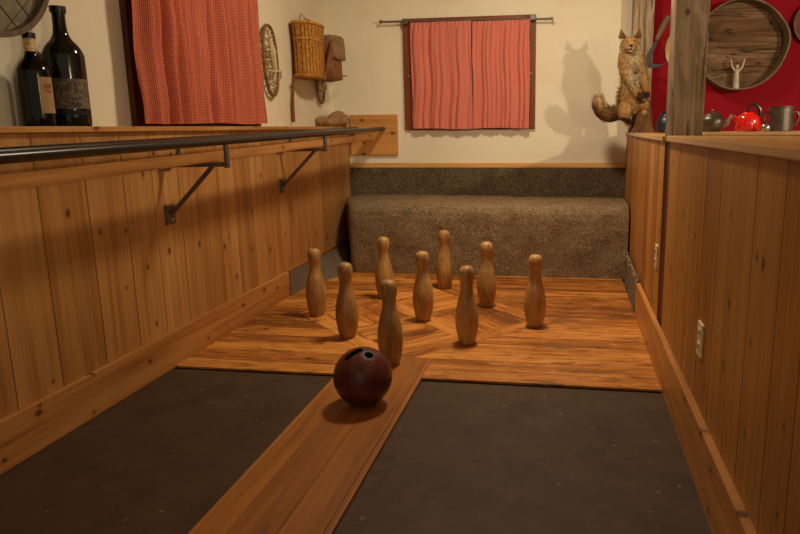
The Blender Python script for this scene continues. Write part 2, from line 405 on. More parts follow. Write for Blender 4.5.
# timber posts
bm = newbm(); box(bm, XR - 0.004, 0.592, 2.99, 3.14, 1.068, 2.9, rnd=.35, bev=0.006); box(bm, XR + 0.03, 0.592, 2.99, 3.14, 0.0, 1.07, rnd=.35)
tag(obj('timber_post', bm, 'beam'), 'weathered grey timber post in front of the round wooden sieve', 'post')
bm = newbm(); box(bm, 0.492, 0.65, 5.37, 5.5, 1.09, 2.9, bev=0.006)
tag(obj('timber_post', bm, 'beam'), 'weathered grey timber post directly behind the fox', 'post')

# back trim board over the carpet
bm = newbm(); box(bm, -1.868, 0.482, YB - 0.022, YB, 0.80, 0.84, bev=0.003); struct(obj('trim_6', bm, 'pine_trim'))

# ------------------------------------------------------------------ pin deck
bm = newbm(); uvl = bm.loops.layers.uv.new('UVMap'); rl = bm.faces.layers.float['rnd']
def deckboard(poly, z0, z1, d):
    """poly (x,y) ccw, grain direction d"""
    r = R.random()
    a = [bm.verts.new((p[0], p[1], z0)) for p in poly]; b = [bm.verts.new((p[0], p[1], z1)) for p in poly]
    fs = [bm.faces.new(b)] + [bm.faces.new((a[i], a[(i + 1) % len(a)], b[(i + 1) % len(a)], b[i])) for i in range(len(a))]
    n = Vector((-d[1], d[0]))
    for f in fs:
        f[rl] = r
        for lp in f.loops: lp[uvl].uv = (lp.vert.co.x * d[0] + lp.vert.co.y * d[1], lp.vert.co.x * n[0] + lp.vert.co.y * n[1] + lp.vert.co.z)
CX, CY, S = -0.845, 3.655, 0.3575       # diamond centre, half of the pin grid diagonal
rows = [2.715, 2.83, 2.97, 3.10, 3.22, 3.36, 3.49, 3.62, 3.75, 3.87, 4.0, 4.13, 4.25, 4.38, 4.5, 4.63, 4.76, 5.0]
for i, (a, c) in enumerate(zip(rows, rows[1:])):
    cuts = [-1.868, 0.43] if i < 3 else [-1.868, -0.9 + R.uniform(-.5, .5), 0.43]
    if i < 2: cuts = [-1.868, -1.052, -0.645, 0.43]
    for x0, x1 in zip(cuts, cuts[1:]):
        if i < 2 and x0 == -1.052: continue
        j0, j1 = (R.uniform(-.004, .004) for _ in range(2))
        if a > 2.72: j0 = 0
        deckboard([(x0 + .001, a + .0012 + j0), (x1 - .001, a + .0012), (x1 - .001, c - .0015), (x0 + .001, c - .0015)], 0.0, DZ - 0.0015 - R.random() * .0008, (1, 0))
# diamond inlay: lattice strips along both diagonals plus boards filling the squares
q = math.sqrt(0.5); e1 = (q, q); e2 = (-q, q)
P = S * math.sqrt(2)                     # spacing between pin rows along the diagonals
def rot(u, v): return (CX + e1[0] * u + e2[0] * v, CY + e1[1] * u + e2[1] * v)
def dquad(u0, u1, v0, v1, d, dz=0.0):
    g = 0.0012
    deckboard([rot(u0 + g, v0 + g), rot(u1 - g, v0 + g), rot(u1 - g, v1 - g), rot(u0 + g, v1 - g)], 0.0, DZ - dz, d)
w = 0.055; ex = 0.0
for a in (-1, 0, 1):
    dquad(a * P - w, a * P + w, -P - w - ex, P + w + ex, e2)
    for b in (-1, 0):
        dquad(-P + w if b < 0 else w, -w if b < 0 else P - w, a * P - w, a * P + w, e1)
for a in (-1, 0):
    for b in (-1, 0):
        u0, v0 = a * P + w, b * P + w; L_ = P - 2 * w; n = 3
        for t in range(n):
            if (a + b) % 2: dquad(u0 + L_ * t / n, u0 + L_ * (t + 1) / n, v0, v0 + L_, e2, .0004 * t)
            else: dquad(u0, u0 + L_, v0 + L_ * t / n, v0 + L_ * (t + 1) / n, e1, .0004 * t)
deck = obj('pin_deck', bm, 'deck')
tag(deck, 'worn orange plank deck with a diamond inlay under the skittles', 'deck')

# ------------------------------------------------------------------ runway and mats
rw = empty('runway', (-0.845, 1.2, -0.012), 'long brown plank runway between the two dark mats, under the ball', 'plank')
bm = newbm(); cuts = [-1.028, -0.935, -0.79, -0.662]
for a, c in zip(cuts, cuts[1:]): box(bm, a + .0006, c - .0006, -0.6, 2.965, -0.012, DZ + 0.001)
obj('board', bm, 'runway', rw)
bm = newbm(); box(bm, -1.045, -1.029, -0.6, 2.829, -0.012, DZ + 0.001, bev=.002); obj('edge_strip', bm, 'runway_edge', rw)
bm = newbm(); box(bm, -0.661, -0.64, -0.6, 2.968, -0.012, DZ + 0.001, bev=.002); obj('edge_strip', bm, 'runway_edge', rw)
for x0, x1, lb in ((-1.868, -1.047, 'dark rubber mat on the floor left of the plank runway'), (-0.638, 0.43, 'dark rubber mat on the floor right of the plank runway')):
    bm = newbm(); box(bm, x0, x1, -0.6, 2.70, -0.012, 0.0); tag(obj('rubber_mat', bm, 'rubber'), lb, 'mat')

# ------------------------------------------------------------------ carpeted backstop
bs = empty('carpeted_backstop', (-0.65, 5.1, 0.0), 'brown grey carpeted step and back board at the end of the lane', 'backstop')
def nz(v, s, a): return noise.noise(Vector(v) * s) * a
prof = [(4.80, DZ), (4.798, .1), (4.795, .2), (4.792, .3), (4.79, .38), (4.79, .45), (4.80, .50), (4.825, .535), (4.865, .555), (4.93, .562), (5.05, .564), (5.2, .563), (5.35, .56), (5.47, .558)]
fine = []
for (a, b), (c, d) in zip(prof, prof[1:]):
    for t in range(4): fine.append((a + (c - a) * t / 4, b + (d - b) * t / 4))
fine.append(prof[-1])
bm = newbm(); NX = 120; grid = []
for (y, z) in fine:
    row = []
    xl = -1.70 - 0.17 * min(1, max(0, (y - 4.79) / .5)); xr = 0.462 + .012 * min(1, max(0, y - 4.8))
    for i in range(NX + 1):
        t = i / NX; x = xl + (xr - xl) * t
        ed = min(1.0, (x - xl) / .07); back = .05 * (1 - math.sqrt(max(0, 1 - (1 - ed) ** 2)))
        yy = y + (back if y < 4.86 else back * max(0, 1 - (y - 4.86) / .1)); zz = z - (back * .5 if z > .4 else 0)
        sag = -.006 * math.sin(x * 2.1 + 1)
        row.append(bm.verts.new((x, yy + nz((x, y, z), 5, .012) + nz((x, y, z * 3), 14, .004), zz + (sag + nz((x, y, 3), 6, .008) if z > .3 else 0))))
    grid.append(row)
for a, b in zip(grid, grid[1:]):
    for i in range(NX): bm.faces.new((a[i], a[i + 1], b[i + 1], b[i]))
for side in (0, NX):
    v0 = bm.verts.new((grid[-1][side].co.x, 5.47, DZ)); bm.faces.new([r[side] for r in grid] + [v0])
obj('carpet_step', bm, 'carpet', bs, True, sharp=80)
bm = newbm(); g = []
for j in range(13):
    z = .545 + .255 * j / 12
    g.append([bm.verts.new((-1.893 + 2.385 * i / 80, 5.474 + nz((i * .06, z, 9), 4, .006), z)) for i in range(81)])
for a, b in zip(g, g[1:]):
    for i in range(80): bm.faces.new((a[i], a[i + 1], b[i + 1], b[i]))
bmesh.ops.solidify(bm, geom=bm.faces[:], thickness=-0.012)
obj('carpet_panel', bm, 'carpet', bs, True, sharp=80)

def skirt(path_top, path_bot, zt, ragged, label):
    bm = newbm(); n = 70; rows_ = []
    for j in range(9):
        row = []
        for i in range(n + 1):
            t = i / n
            def at(p, t):
                s = t * (len(p) - 1); k_ = min(int(s), len(p) - 2); f = s - k_
                return Vector(p[k_]).lerp(Vector(p[k_ + 1]), f)
            a, b = at(path_bot, t), at(path_top, t); f = j / 8
            p = b.lerp(a, (1 - f) ** 1.5)
            z = DZ + (zt - DZ) * f + (ragged * (noise.noise(Vector((t * 22, 0, zt))) + .5 * noise.noise(Vector((t * 60, 5, 0)))) if j == 8 else 0)
            row.append(bm.verts.new((p.x + nz((p.x, p.y, z), 7, .01), p.y, z)))
        rows_.append(row)
    for a, b in zip(rows_, rows_[1:]):
        for i in range(n): bm.faces.new((a[i], a[i + 1], b[i + 1], b[i]))
    bmesh.ops.solidify(bm, geom=bm.faces[:], thickness=0.006)
    if ragged > .01:
        rr = random.Random(2)
        for i in range(90):
            p = rows_[-1][rr.randrange(n)].co.copy(); q2 = p + Vector((rr.uniform(-.022, -.004), rr.uniform(-.02, .02), rr.uniform(-.03, .02)))
            tube(bm, [p, (p + q2) / 2 + Vector((-.006, 0, .004)), q2], [.003, .0035, .0015], 5)
    return tag(obj('carpet_strip', bm, 'carpet_grey', None, True, sharp=80), label, 'carpet')
skirt([(-1.876, 4.06), (-1.872, 4.4), (-1.868, 4.9), (-1.862, 5.2)], [(-1.868, 4.06), (-1.82, 4.4), (-1.74, 4.7), (-1.70, 4.79)], 0.172, .004, 'strip of grey carpet at the foot of the left panelling beside the skittles')
skirt([(0.446, 3.90), (0.447, 4.2), (0.447, 4.5), (0.442, 4.78)], [(0.425, 3.90), (0.43, 4.2), (0.435, 4.5), (0.44, 4.78)], 0.225, .04, 'ragged strip of grey carpet at the foot of the right panelling')

# ------------------------------------------------------------------ ball return rail
rail = empty('ball_return_rail', (-1.75, 2.8, 0.7), 'long dark metal pipe rail with wooden ledge along the left panelled wall', 'rail')
rz = lambda y: 1.088 + (y - 2.8) * 0.0173
for x, dy in ((-1.573, YB - .034), (-1.815, YB - .034)):
    bm = newbm(); tube(bm, [(x, -0.4, rz(-0.4)), (x, 2.5, rz(2.5)), (x, dy, rz(dy))], 0.0185, 18); obj('pipe', bm, 'rail', rail, True)
bm = newbm()
zs = lambda y: 0.982 + (y - 2.5) * 0.021
a0, a1 = -0.4, YB - .034
poly = [(-1.70, a0, zs(a0)), (-1.70, a1, zs(a1)), (-1.70, a1, zs(a1) + .045), (-1.70, a0, zs(a0) + .045)]
prism(bm, poly, (0.035, 0, 0)); obj('wooden_ledge', bm, 'pine_y', rail)
for y in (0.3, 1.55 - .0, 2.82, 4.08):
    z = rz(y); za = zs(y) - 0.012
    br = obj('bracket', (lambda b: (tube(b, [(XL + .004, y, za), (-1.565, y, za + .004)], .012, 12), b)[1])(newbm()), 'iron', rail, True)
    bm = newbm(); tube(bm, [(XL + .015, y, za - .235), (-1.64, y, za + .002)], .011, 12); obj('diagonal_strut', bm, 'iron', br, True)
    bm = newbm(); tube(bm, [(-1.573, y, za - .014), (-1.573, y, z - .012)], .0125, 12); obj('upright', bm, 'iron', br, True)
    bm = newbm(); tube(bm, [(-1.815, y, za), (-1.815, y, z - .012)], .010, 12); obj('upright', bm, 'iron', br, True)
    bm = newbm(); box(bm, XL, XL + .012, y - .035, y + .035, za - .285, za - .19, bev=.003); obj('wall_plate', bm, 'iron', br)
    bm = newbm(); ball_(bm, (XL + .014, y + .004, za - .262), .009, 8); obj('bolt', bm, 'bolt', br, True)
    bm = newbm(); box(bm, XL, XL + .012, y - .05, y + .05, za - .02, za + .02, bev=.003); obj('wall_plate', bm, 'iron', br)

bm = newbm(); box(bm, -1.874, -1.452, YB - 0.03, YB + .004, 0.908, 1.255, bev=.003)
tag(obj('end_board', bm, 'pine_x'), 'square pine board on the back wall where the pipe rail ends', 'board')

# ------------------------------------------------------------------ skittles
prof = [(0, 0), (.036, 0), (.0385, .004), (.043, .02), (.0495, .05), (.0545, .085), (.057, .12), (.0555, .155), (.0505, .19), (.0435, .225), (.0365, .25), (.0318, .275), (.030, .293), (.0315, .313), (.0352, .335), (.0375, .356), (.0362, .375), (.031, .389), (.021, .3985), (.009, .4015), (0, .402)]
# smooth the profile with Catmull-Rom
def cr(p, n=4):
    out = []
    for i in range(len(p) - 1):
        p0, p1, p2, p3 = p[max(i - 1, 0)], p[i], p[i + 1], p[min(i + 2, len(p) - 1)]
        for t in range(n):
            s = t / n
            out.append(tuple(.5 * (2 * p1[k] + (p2[k] - p0[k]) * s + (2 * p0[k] - 5 * p1[k] + 4 * p2[k] - p3[k]) * s * s + (3 * p1[k] - p0[k] - 3 * p2[k] + p3[k]) * s ** 3) for k in (0, 1)))
    out.append(p[-1]); return out
prof = [(r * 1.09, z * 1.045) for r, z in prof]
prof_s = [(0, 0)] + [(max(r, 1e-4), z) for r, z in cr(prof[1:-1])] + [(0, .4201)]
pins = [(-0.842, 2.93, 'front skittle, right behind the brown ball'),
        (-0.514, 3.285, 'skittle at the right front edge of the diamond, second nearest'),
        (-1.192, 3.30, 'skittle at the left front edge of the diamond, behind the ball'),
        (-1.527, 3.69, 'leftmost skittle, standing nearest the left panelling'),
        (-0.84, 3.665, 'skittle in the middle of the diamond of nine'),
        (-0.166, 3.63, 'rightmost skittle, standing apart nearest the right panelling'),
        (-0.498, 4.02, 'skittle at the right rear edge of the diamond'),
        (-1.216, 4.14, 'skittle at the left rear edge of the diamond, partly behind others'),
        (-0.858, 4.46, 'rearmost skittle, nearest the carpeted backstop')]
for i, (x, y, lb) in enumerate(pins):
    bm = newbm(); lathe(bm, prof_s, (0, 0, 0), 40, rnd=R.random())
    o = obj('skittle', bm, 'pin', None, True, origin=(0, 0, 0), sharp=60); o.location = (x * .983, y * .98, DZ); o.rotation_euler = (0, 0, R.uniform(0, 6))
    tag(o, 'pale wooden ' + lb, 'skittle', 'nine wooden skittles on the deck')

# ------------------------------------------------------------------ ball
BR = 0.121; bc = Vector((-0.815, 2.405, DZ + .001 + BR))
bm = bmesh.new(); bmesh.ops.create_uvsphere(bm, u_segments=96, v_segments=64, radius=BR)
me = bpy.data.meshes.new('ball'); bm.to_mesh(me); bm.free(); me.materials.append(M['ball']); me.materials.append(M['hole'])
bo = bpy.data.objects.new('ball', me); COL.objects.link(bo); bo.location = bc
def cutter(dirs, r):
    b = bmesh.new(); 
    # capsule-shaped prism along the mean direction
    ds = [Vector(d).normalized() for d in dirs]; m_ = sum(ds, Vector()).normalized()
    out = []
    if len(ds) == 1:
        s = m_.cross(Vector((1, 0, 0))).normalized(); u = m_.cross(s)
        pts = [(s * math.cos(2 * PI * i / 32) + u * math.sin(2 * PI * i / 32)) * r for i in range(32)]; base = [m_ * BR + p for p in pts]
    else:
        ax = (ds[1] - ds[0]); hl = ax.length * BR / 2; ax.normalize(); u = m_.cross(ax).normalized()
        base = [m_ * BR + ax * (hl + r * math.cos(t)) + u * r * math.sin(t) for t in [-PI / 2 + PI * i / 16 for i in range(17)]]
        base += [m_ * BR + ax * (-hl + r * math.cos(t)) + u * r * math.sin(t) for t in [PI / 2 + PI * i / 16 for i in range(17)]]
    a = [b.verts.new(p + m_ * .05) for p in base]; c = [b.verts.new(p - m_ * .055) for p in base]
    b.faces.new(a); b.faces.new(c[::-1])
    for i in range(len(a)): b.faces.new((a[i], a[i - 1], c[i - 1], c[i]))
    bmesh.ops.recalc_face_normals(b, faces=b.faces[:])
    m2 = bpy.data.meshes.new('cut'); b.to_mesh(m2); b.free(); m2.materials.append(M['hole'])
    o = bpy.data.objects.new('cut', m2); COL.objects.link(o); o.location = bc; return o
def bdir(px, py):   # direction on the ball from offsets in ball radii as seen by a viewer in front and above
    fwd = Vector((0.33, -0.88, 0.34)).normalized(); rt = Vector((0, 0, 1)).cross(fwd).normalized(); up = fwd.cross(rt)
    return rt * px + up * py + fwd * math.sqrt(max(0.02, 1 - px * px - py * py))
cs = [cutter([bdir(-.47, .68), bdir(-.10, .88)], .016), cutter([bdir(.21, .70)], .0185)]
for c in cs:
    md = bo.modifiers.new('b', 'BOOLEAN'); md.operation = 'DIFFERENCE'; md.object = c; md.solver = 'EXACT'
me2 = evaluated(bo); bo.modifiers.clear(); bo.data = me2
for p in me2.polygons: p.use_smooth = True
me2.set_sharp_from_angle(angle=math.radians(40))
for c in cs: bpy.data.objects.remove(c)
bo.name = 'bowling_ball'
tag(bo, 'dark brown bowling ball with grip slot and hole on the plank runway', 'ball')

# ------------------------------------------------------------------ curtains and windows
def cloth(axis, a0, a1, pos, z0, z1, folds, amp, seed, sgn, mat, parent=None, gather=0.0, scal=0.0):
    """hanging cloth: runs along axis from a0 to a1 at plane pos, folds towards sgn"""
    rr = random.Random(seed); bm = newbm(); uvl = bm.loops.layers.uv.new('UVMap')
    nu, nv = 150, 50; ph = [rr.uniform(0, 6.28) for _ in range(6)]; fr = [folds * rr.uniform(.6, 1.5) for _ in range(4)]
    g = []; uvs = {}
    for j in range(nv + 1):
        t = j / nv; row = []; s = 0; last = None
        for i in range(nu + 1):
            u = i / nu; tt = 1 - t
            A = amp * (0.55 + .45 * tt ** .7)
            uu = u + .012 * math.sin(7 * t + ph[0]) * tt
            d = A * (1.3 * abs(math.sin(PI * fr[0] * uu + ph[1])) ** .8 - .6 + .45 * abs(math.sin(PI * fr[1] * 1.6 * uu + ph[2] + .8 * tt)) + .25 * math.sin(2 * PI * fr[2] * 1.7 * uu + ph[3] - .6 * tt))
            d += .3 * amp * noise.noise(Vector((u * 9, t * 5, seed)))
            if j > nv - 3: d = d * .5 + .004 * math.sin(2 * PI * folds * 3 * u)
            a = a0 + (a1 - a0) * u + (.006 * math.sin(9 * t + ph[4]) if 0 < i < nu else .004 * math.sin(5 * t + ph[5]))
            z = z0 + (z1 - z0) * t + (.004 * math.sin(u * 5 + ph[5]) * tt)
            p = (a, pos + sgn * (d + amp), z) if axis == 'X' else (pos + sgn * (d + amp), a, z)
            v = bm.verts.new(p); row.append(v)
            if last is not None: s += (Vector(p) - Vector(last)).length
            last = p; uvs[v] = (s, z)
        g.append(row)
    for a, b in zip(g, g[1:]):
        for i in range(nu):
            f = bm.faces.new((a[i], a[i + 1], b[i + 1], b[i]))
            for lp in f.loops: lp[uvl].uv = uvs[lp.vert]
    off = Vector((0, -sgn * .002, 0)) if axis == 'X' else Vector((-sgn * .002, 0, 0))
    back = [[bm.verts.new(v.co + off) for v in row] for row in g]
    def quad(vs, src):
        f = bm.faces.new(vs)
        for lp, sv_ in zip(f.loops, src): lp[uvl].uv = uvs[sv_]
    for ja in range(nv):
        for i in range(nu):
            quad([back[ja][i], back[ja + 1][i], back[ja + 1][i + 1], back[ja][i + 1]], [g[ja][i], g[ja + 1][i], g[ja + 1][i + 1], g[ja][i + 1]])
        for i in (0, nu): quad([g[ja][i], g[ja + 1][i], back[ja + 1][i], back[ja][i]], [g[ja][i], g[ja + 1][i], g[ja + 1][i], g[ja][i]])
    for j in (0, nv):
        for i in range(nu): quad([g[j][i], g[j][i + 1], back[j][i + 1], back[j][i]], [g[j][i], g[j][i + 1], g[j][i + 1], g[j][i]])
    return obj('curtain', bm, mat, parent, True, sharp=80)
def frame(bm, axis, a0, a1, pos0, pos1, z0, z1, w):
    for (p, q_, r, s) in ((a0, a0 + w, z0, z1), (a1 - w, a1, z0, z1), (a0 + w, a1 - w, z0, z0 + w), (a0 + w, a1 - w, z1 - w, z1)):
        if axis == 'X': box(bm, p, q_, pos0, pos1, r, s, bev=.003)
        else: box(bm, pos0, pos1, p, q_, r, s, bev=.003)
glass = plain('dim_window_pane', (44, 34, 26), 0.15)
# back window
bm = newbm(); frame(bm, 'X', -1.378, -0.268, YB - .03, YB, 1.122, 2.035, .075); w1 = struct(obj('window_1', bm, 'winframe'))
bm = newbm(); box(bm, -1.30, -.345, YB - .008, YB - .002, 1.2, 1.96); obj('pane', bm, glass, w1)
rd = empty('curtain_rod', (-0.85, YB - .05, 2.0), 'thin black curtain rod over the back window', 'curtain rod')
bm = newbm(); tube(bm, [(-1.555, YB - .055, 2.012), (-0.145, YB - .055, 1.992)], .0075, 10); obj('rod', bm, 'iron', rd, True)
for x, z in ((-1.56, 2.0121), (-0.14, 1.9919)):
    bm = newbm(); box(bm, x - .012, x + .012, YB - .067, YB - .043, z - .012, z + .012, bev=.004); obj('finial', bm, 'iron', rd)
for x in (-1.352, -0.292):
    bm = newbm(); box(bm, x - .022, x + .022, YB - .068, YB - .028, 1.985, 2.03, bev=.003); obj('rod_bracket', bm, 'iron', rd)
tag(cloth('X', -1.305, -0.792, YB - .043, 1.13, 1.996, 5, .02, 3, -1, 'curtain'), 'left pink checked curtain on the back window', 'curtain', 'back window curtains')
tag(cloth('X', -0.785, -0.315, YB - .043, 1.13, 1.99, 5, .02, 5, -1, 'curtain'), 'right pink checked curtain on the back window', 'curtain', 'back window curtains')
# small brown shutter knobs on the back window frame
for x in (-1.34, -.305):
    bm = newbm(); ball_(bm, (x, YB - .035, 1.57), .010, 8); obj('knob', bm, 'bolt', w1, True)
# left window
bm = newbm(); frame(bm, 'Y', 2.83, 4.10, XW, XW + .03, 1.157, 2.3, .19); w2 = struct(obj('window_2', bm, 'winframe_dark'))
bm = newbm(); box(bm, XW + .002, XW + .008, 2.94, 3.99, 1.28, 2.2); obj('pane', bm, glass, w2)
bm = newbm(); tube(bm, [(XW + .032 + .016 * math.sin(t) , 2.90, 1.615 + .014 * math.cos(t)) for t in [i * .35 for i in range(14)]], .0025, 6); obj('hook', bm, 'bolt', w2, True)
tag(cloth('Y', 2.785, 3.52, XW + .036, 1.172, 2.28, 4.5, .052, 11, 1, 'curtain_l'), 'near coral checked curtain on the left wall window', 'curtain', 'left window curtains')
tag(cloth('Y', 3.53, 4.075, XW + .036, 1.175, 2.28, 4.5, .036, 12, 1, 'curtain_l'), 'far coral checked curtain on the left wall window, beside the snowshoe', 'curtain', 'left window curtains')
rd = empty('curtain_rod', (XW + .05, 3.5, 2.27), 'curtain rod above the left wall window', 'curtain rod')
bm = newbm(); tube(bm, [(XW + .058, 2.8, 2.285), (XW + .058, 4.3, 2.285)], .008, 10); obj('rod', bm, 'iron', rd, True)
bm = newbm(); box(bm, XW, XW + .066, 2.81, 2.83, 2.275, 2.295); obj('rod_bracket', bm, 'iron', rd)
bm = newbm(); box(bm, XW, XW + .066, 4.24, 4.26, 2.275, 2.295); obj('rod_bracket', bm, 'iron', rd)

# ------------------------------------------------------------------ bottles
def label_patch(c, r, z0, z1, a0, a1):
    b = newbm(); n = 16; rw_ = []
    for z in (z0, z1): rw_.append([b.verts.new((c[0] + r * math.cos(a0 + (a1 - a0) * i / n), c[1] + r * math.sin(a0 + (a1 - a0) * i / n), z)) for i in range(n + 1)])
    for i in range(n): b.faces.new((rw_[0][i], rw_[0][i + 1], rw_[1][i + 1], rw_[1][i]))
    bmesh.ops.solidify(b, geom=b.faces[:], thickness=-.0008)
    return b
zc = 1.157
def bottle(c, H_, r, label, glassm):
    t = empty('wine_bottle', (c[0], c[1], zc), label, 'bottle')
    b = newbm(); h = H_
    pr = cr([(r * .9, 0), (r, .012), (r, h * .3), (r, h * .56), (r * .96, h * .62), (r * .78, h * .68), (r * .5, h * .735), (r * .36, h * .79), (r * .32, h * .87), (r * .32, h * .95), (r * .37, h * .955), (r * .37, h * .985), (r * .3, h)], 3)
    lathe(b, [(0, 0)] + pr + [(0, h)], (c[0], c[1], zc), 40); obj('glass_body', b, glassm, t, True)
    return t
b1 = (-1.955, 2.18); H1, r1 = .335, .055
t = bottle(b1, H1, r1, 'smaller dark wine bottle with plain cream label, left of the big bottle', 'bottle')
bm = newbm(); lathe(bm, [(r1 * .345, H1 * .80), (r1 * .345, H1 * .945)], (b1[0], b1[1], zc), 32); obj('neck_label', bm, 'foil', t, True)
bm = newbm(); lathe(bm, [(r1 * .39, H1 * .945), (r1 * .40, H1 * 1.003), (0, H1 * 1.004)], (b1[0], b1[1], zc), 32); obj('capsule', bm, 'foil_dark', t, True)
lb = obj('paper_label', label_patch(b1, r1 + .0012, zc + .048, zc + .178, -.62, .42), 'label1', t, True)
bm = newbm()
for zz in (.150, .142, .128):
    pts = [(b1[0] + (r1 + .0026) * math.cos(a), b1[1] + (r1 + .0026) * math.sin(a), zc + zz + .005 * math.sin(a * 23)) for a in [-.35 + .04 * i for i in range(14)]]
    tube(bm, pts, .0012, 5)
obj('red_print', bm, 'red_ink', lb)
b2 = (-1.962, 2.345); H2, r2 = .455, .073
t = bottle(b2, H2, r2, 'big green wine bottle with patterned label on the ledge beside the left window', 'bottle2')
bm = newbm(); lathe(bm, [(r2 * .385, H2 * .95), (r2 * .40, H2 * 1.003), (0, H2 * 1.004)], (b2[0], b2[1], zc), 32); obj('capsule', bm, 'foil_dark', t, True)
lb = obj('paper_label', label_patch(b2, r2 + .0012, zc + .068, zc + .182, -1.5, .35), 'label2', t, True)
obj('label_band', label_patch(b2, r2 + .0016, zc + .045, zc + .062, -1.5, .35), 'label_band', t, True)

# ------------------------------------------------------------------ round sieve top left
sv = empty('round_sieve', (XW + .06, 2.02, 1.735), 'round grey sieve with wooden rim hanging on the left wall above the bottles', 'sieve')
def hoop(bm, c, r, d0, d1, th, axis, seg=72, point=None):
    ring = []
    for i in range(seg):
        a = 2 * PI * i / seg; k_ = r * (1 + (point[1] * math.exp(-((a - point[0] + PI) % (2 * PI) - PI) ** 2 / (2 * point[2] ** 2)) if point else 0))
        def P3(rad, d): 
            u, v = rad * math.cos(a), rad * math.sin(a)
            return (c[0] + d, c[1] + u, c[2] + v) if axis == 'X' else (c[0] + u, c[1] + d, c[2] + v)
        ring.append([bm.verts.new(P3(rr, d)) for rr, d in ((k_, d0), (k_, d1), (k_ - th, d1), (k_ - th, d0))])
    for i in range(seg):
        a, b = ring[i], ring[(i + 1) % seg]
        for j in range(4): bm.faces.new((a[j], a[(j + 1) % 4], b[(j + 1) % 4], b[j]))
sc0 = (XW, 2.0, 1.735)
bm = newbm(); hoop(bm, sc0, .28, .002, .135, .02, 'X'); obj('rim', bm, 'hoop', sv, True)
bm = newbm(); lathe(bm, [(0, 0), (.261, 0), (.261, .004), (0, .004)], (XW + .10, 2.0, 1.735), 64, Matrix.Rotation(PI / 2, 3, 'Y')); obj('mesh_screen', bm, 'mesh_grey', sv)
bm = newbm()
for s_ in range(-3, 4):
    o_ = s_ * .075; hl = math.sqrt((.259) ** 2 - o_ ** 2)
    for d in ((q, q), (-q, q)):
        tube(bm, [(XW + .106, 2.0 + d[0] * hl - d[1] * o_, 1.735 + d[1] * hl + d[0] * o_), (XW + .106, 2.0 - d[0] * hl - d[1] * o_, 1.735 - d[1] * hl + d[0] * o_)], .0016, 5)
obj('cross_wire', bm, 'mesh_line', sv)

# ------------------------------------------------------------------ snowshoes
def snowshoe(yc, zc_, h, w, tilt, x, label):
    t = empty('snowshoe', (x, yc, zc_), label, 'snowshoe', 'snowshoes on the left wall')
    def P2(u, v, dx=0): return (x + dx, yc + u * math.cos(tilt) - v * math.sin(tilt), zc_ + u * math.sin(tilt) + v * math.cos(tilt))
    se = lambda a: (w / 2 * math.copysign(abs(math.cos(a)) ** .8, math.cos(a)), h / 2 * math.copysign(abs(math.sin(a)) ** .9, math.sin(a)))
    bm = newbm(); tube(bm, [P2(*se(2 * PI * i / 60 + .01)) for i in range(60)], .0115, 10, closed=True); obj('frame', bm, 'shoeframe', t, True)
    bm = newbm(); rr = random.Random(4)
    for i in range(9):
        v = -h * .42 + h * .84 * i / 8; hw = w / 2 * math.sqrt(max(.05, 1 - (2 * v / h) ** 2))
        tube(bm, [P2(-hw, v), P2(0, v + .015, .004), P2(hw, v + .03 if i < 8 else v)], .004, 6)
        if i < 8: tube(bm, [P2(hw, v), P2(-hw * .9, v + h * .1)], .0035, 6)
    obj('webbing', bm, 'rope', t, True)
    bm = newbm()
    tube(bm, [P2(-.02, h * .30, .012), P2(.0, h * .18, .02), P2(-.012, .04, .024), P2(.012, -h * .12, .022), P2(0, -h * .3, .012)], [.012, .02, .024, .018, .01], 8)
    tube(bm, [P2(-w * .45, -h * .14, .012), P2(0, -h * .16, .03), P2(w * .55, -h * .14, .018), P2(w * .6, -h * .26, .01)], .007, 6)
    tube(bm, [P2(-w * .42, h * .14, .012), P2(0, h * .16, .03), P2(w * .4, h * .12, .014)], .007, 6)
    obj('binding', bm, 'rope', t, True)
snowshoe(4.30, 1.60, .46, .20, .06, XW + .03, 'upright snowshoe hanging on the left wall between curtain and wicker basket')
snowshoe(5.19, 1.56, .42, .16, .08, XW + .03, 'snowshoe half hidden behind the leather bag on the left wall')

# ------------------------------------------------------------------ pack basket and bag
bk = empty('pack_basket', (-1.90, 4.84, 1.50), 'golden wicker pack basket hanging on the left wall near the corner', 'basket')
bx, by, bz0, bz1 = -1.957, 4.84, 1.525, 1.91
def dshape(a, s, t):
    rx, ry = .080 * s, .165 * s
    return (bx + rx * math.copysign(abs(math.cos(a)) ** .75, math.cos(a)), by + ry * math.copysign(abs(math.sin(a)) ** .75, math.sin(a)))
bm = newbm(); NR = 34; NA = 96; g = []
for j in range(NR * 2 + 1):
    t_ = j / (NR * 2); s = 1.0 + .06 * t_ - .10 * math.sin(t_ * PI) * .5; z = bz0 + (bz1 - bz0) * t_
    row = []
    for i in range(NA):
        a = 2 * PI * i / NA
        ph = math.cos(i * PI / 2 + (j // 2 % 2) * PI) * .004 + (.003 if j % 2 else -.003)
        x, y = dshape(a, s, t_); row.append(bm.verts.new((x + ph * math.cos(a), y + ph * math.sin(a), z)))
    g.append(row)
for a, b in zip(g, g[1:]):
    for i in range(NA): bm.faces.new((a[i], a[(i + 1) % NA], b[(i + 1) % NA], b[i]))
bm.faces.new(g[0][::-1])
obj('wicker_body', bm, 'wicker', bk, True, sharp=80)
bm = newbm()
for i in range(22):
    a = 2 * PI * i / 22; pts = []
    for j in range(9):
        t_ = j / 8; s = 1.0 + .06 * t_ - .10 * math.sin(t_ * PI) * .5 + .035
        x, y = dshape(a, s, t_); pts.append((x, y, bz0 + (bz1 - bz0) * t_))
    tube(bm, pts, .006, 6)
obj('upright_stake', bm, 'wicker_dark', bk, True)
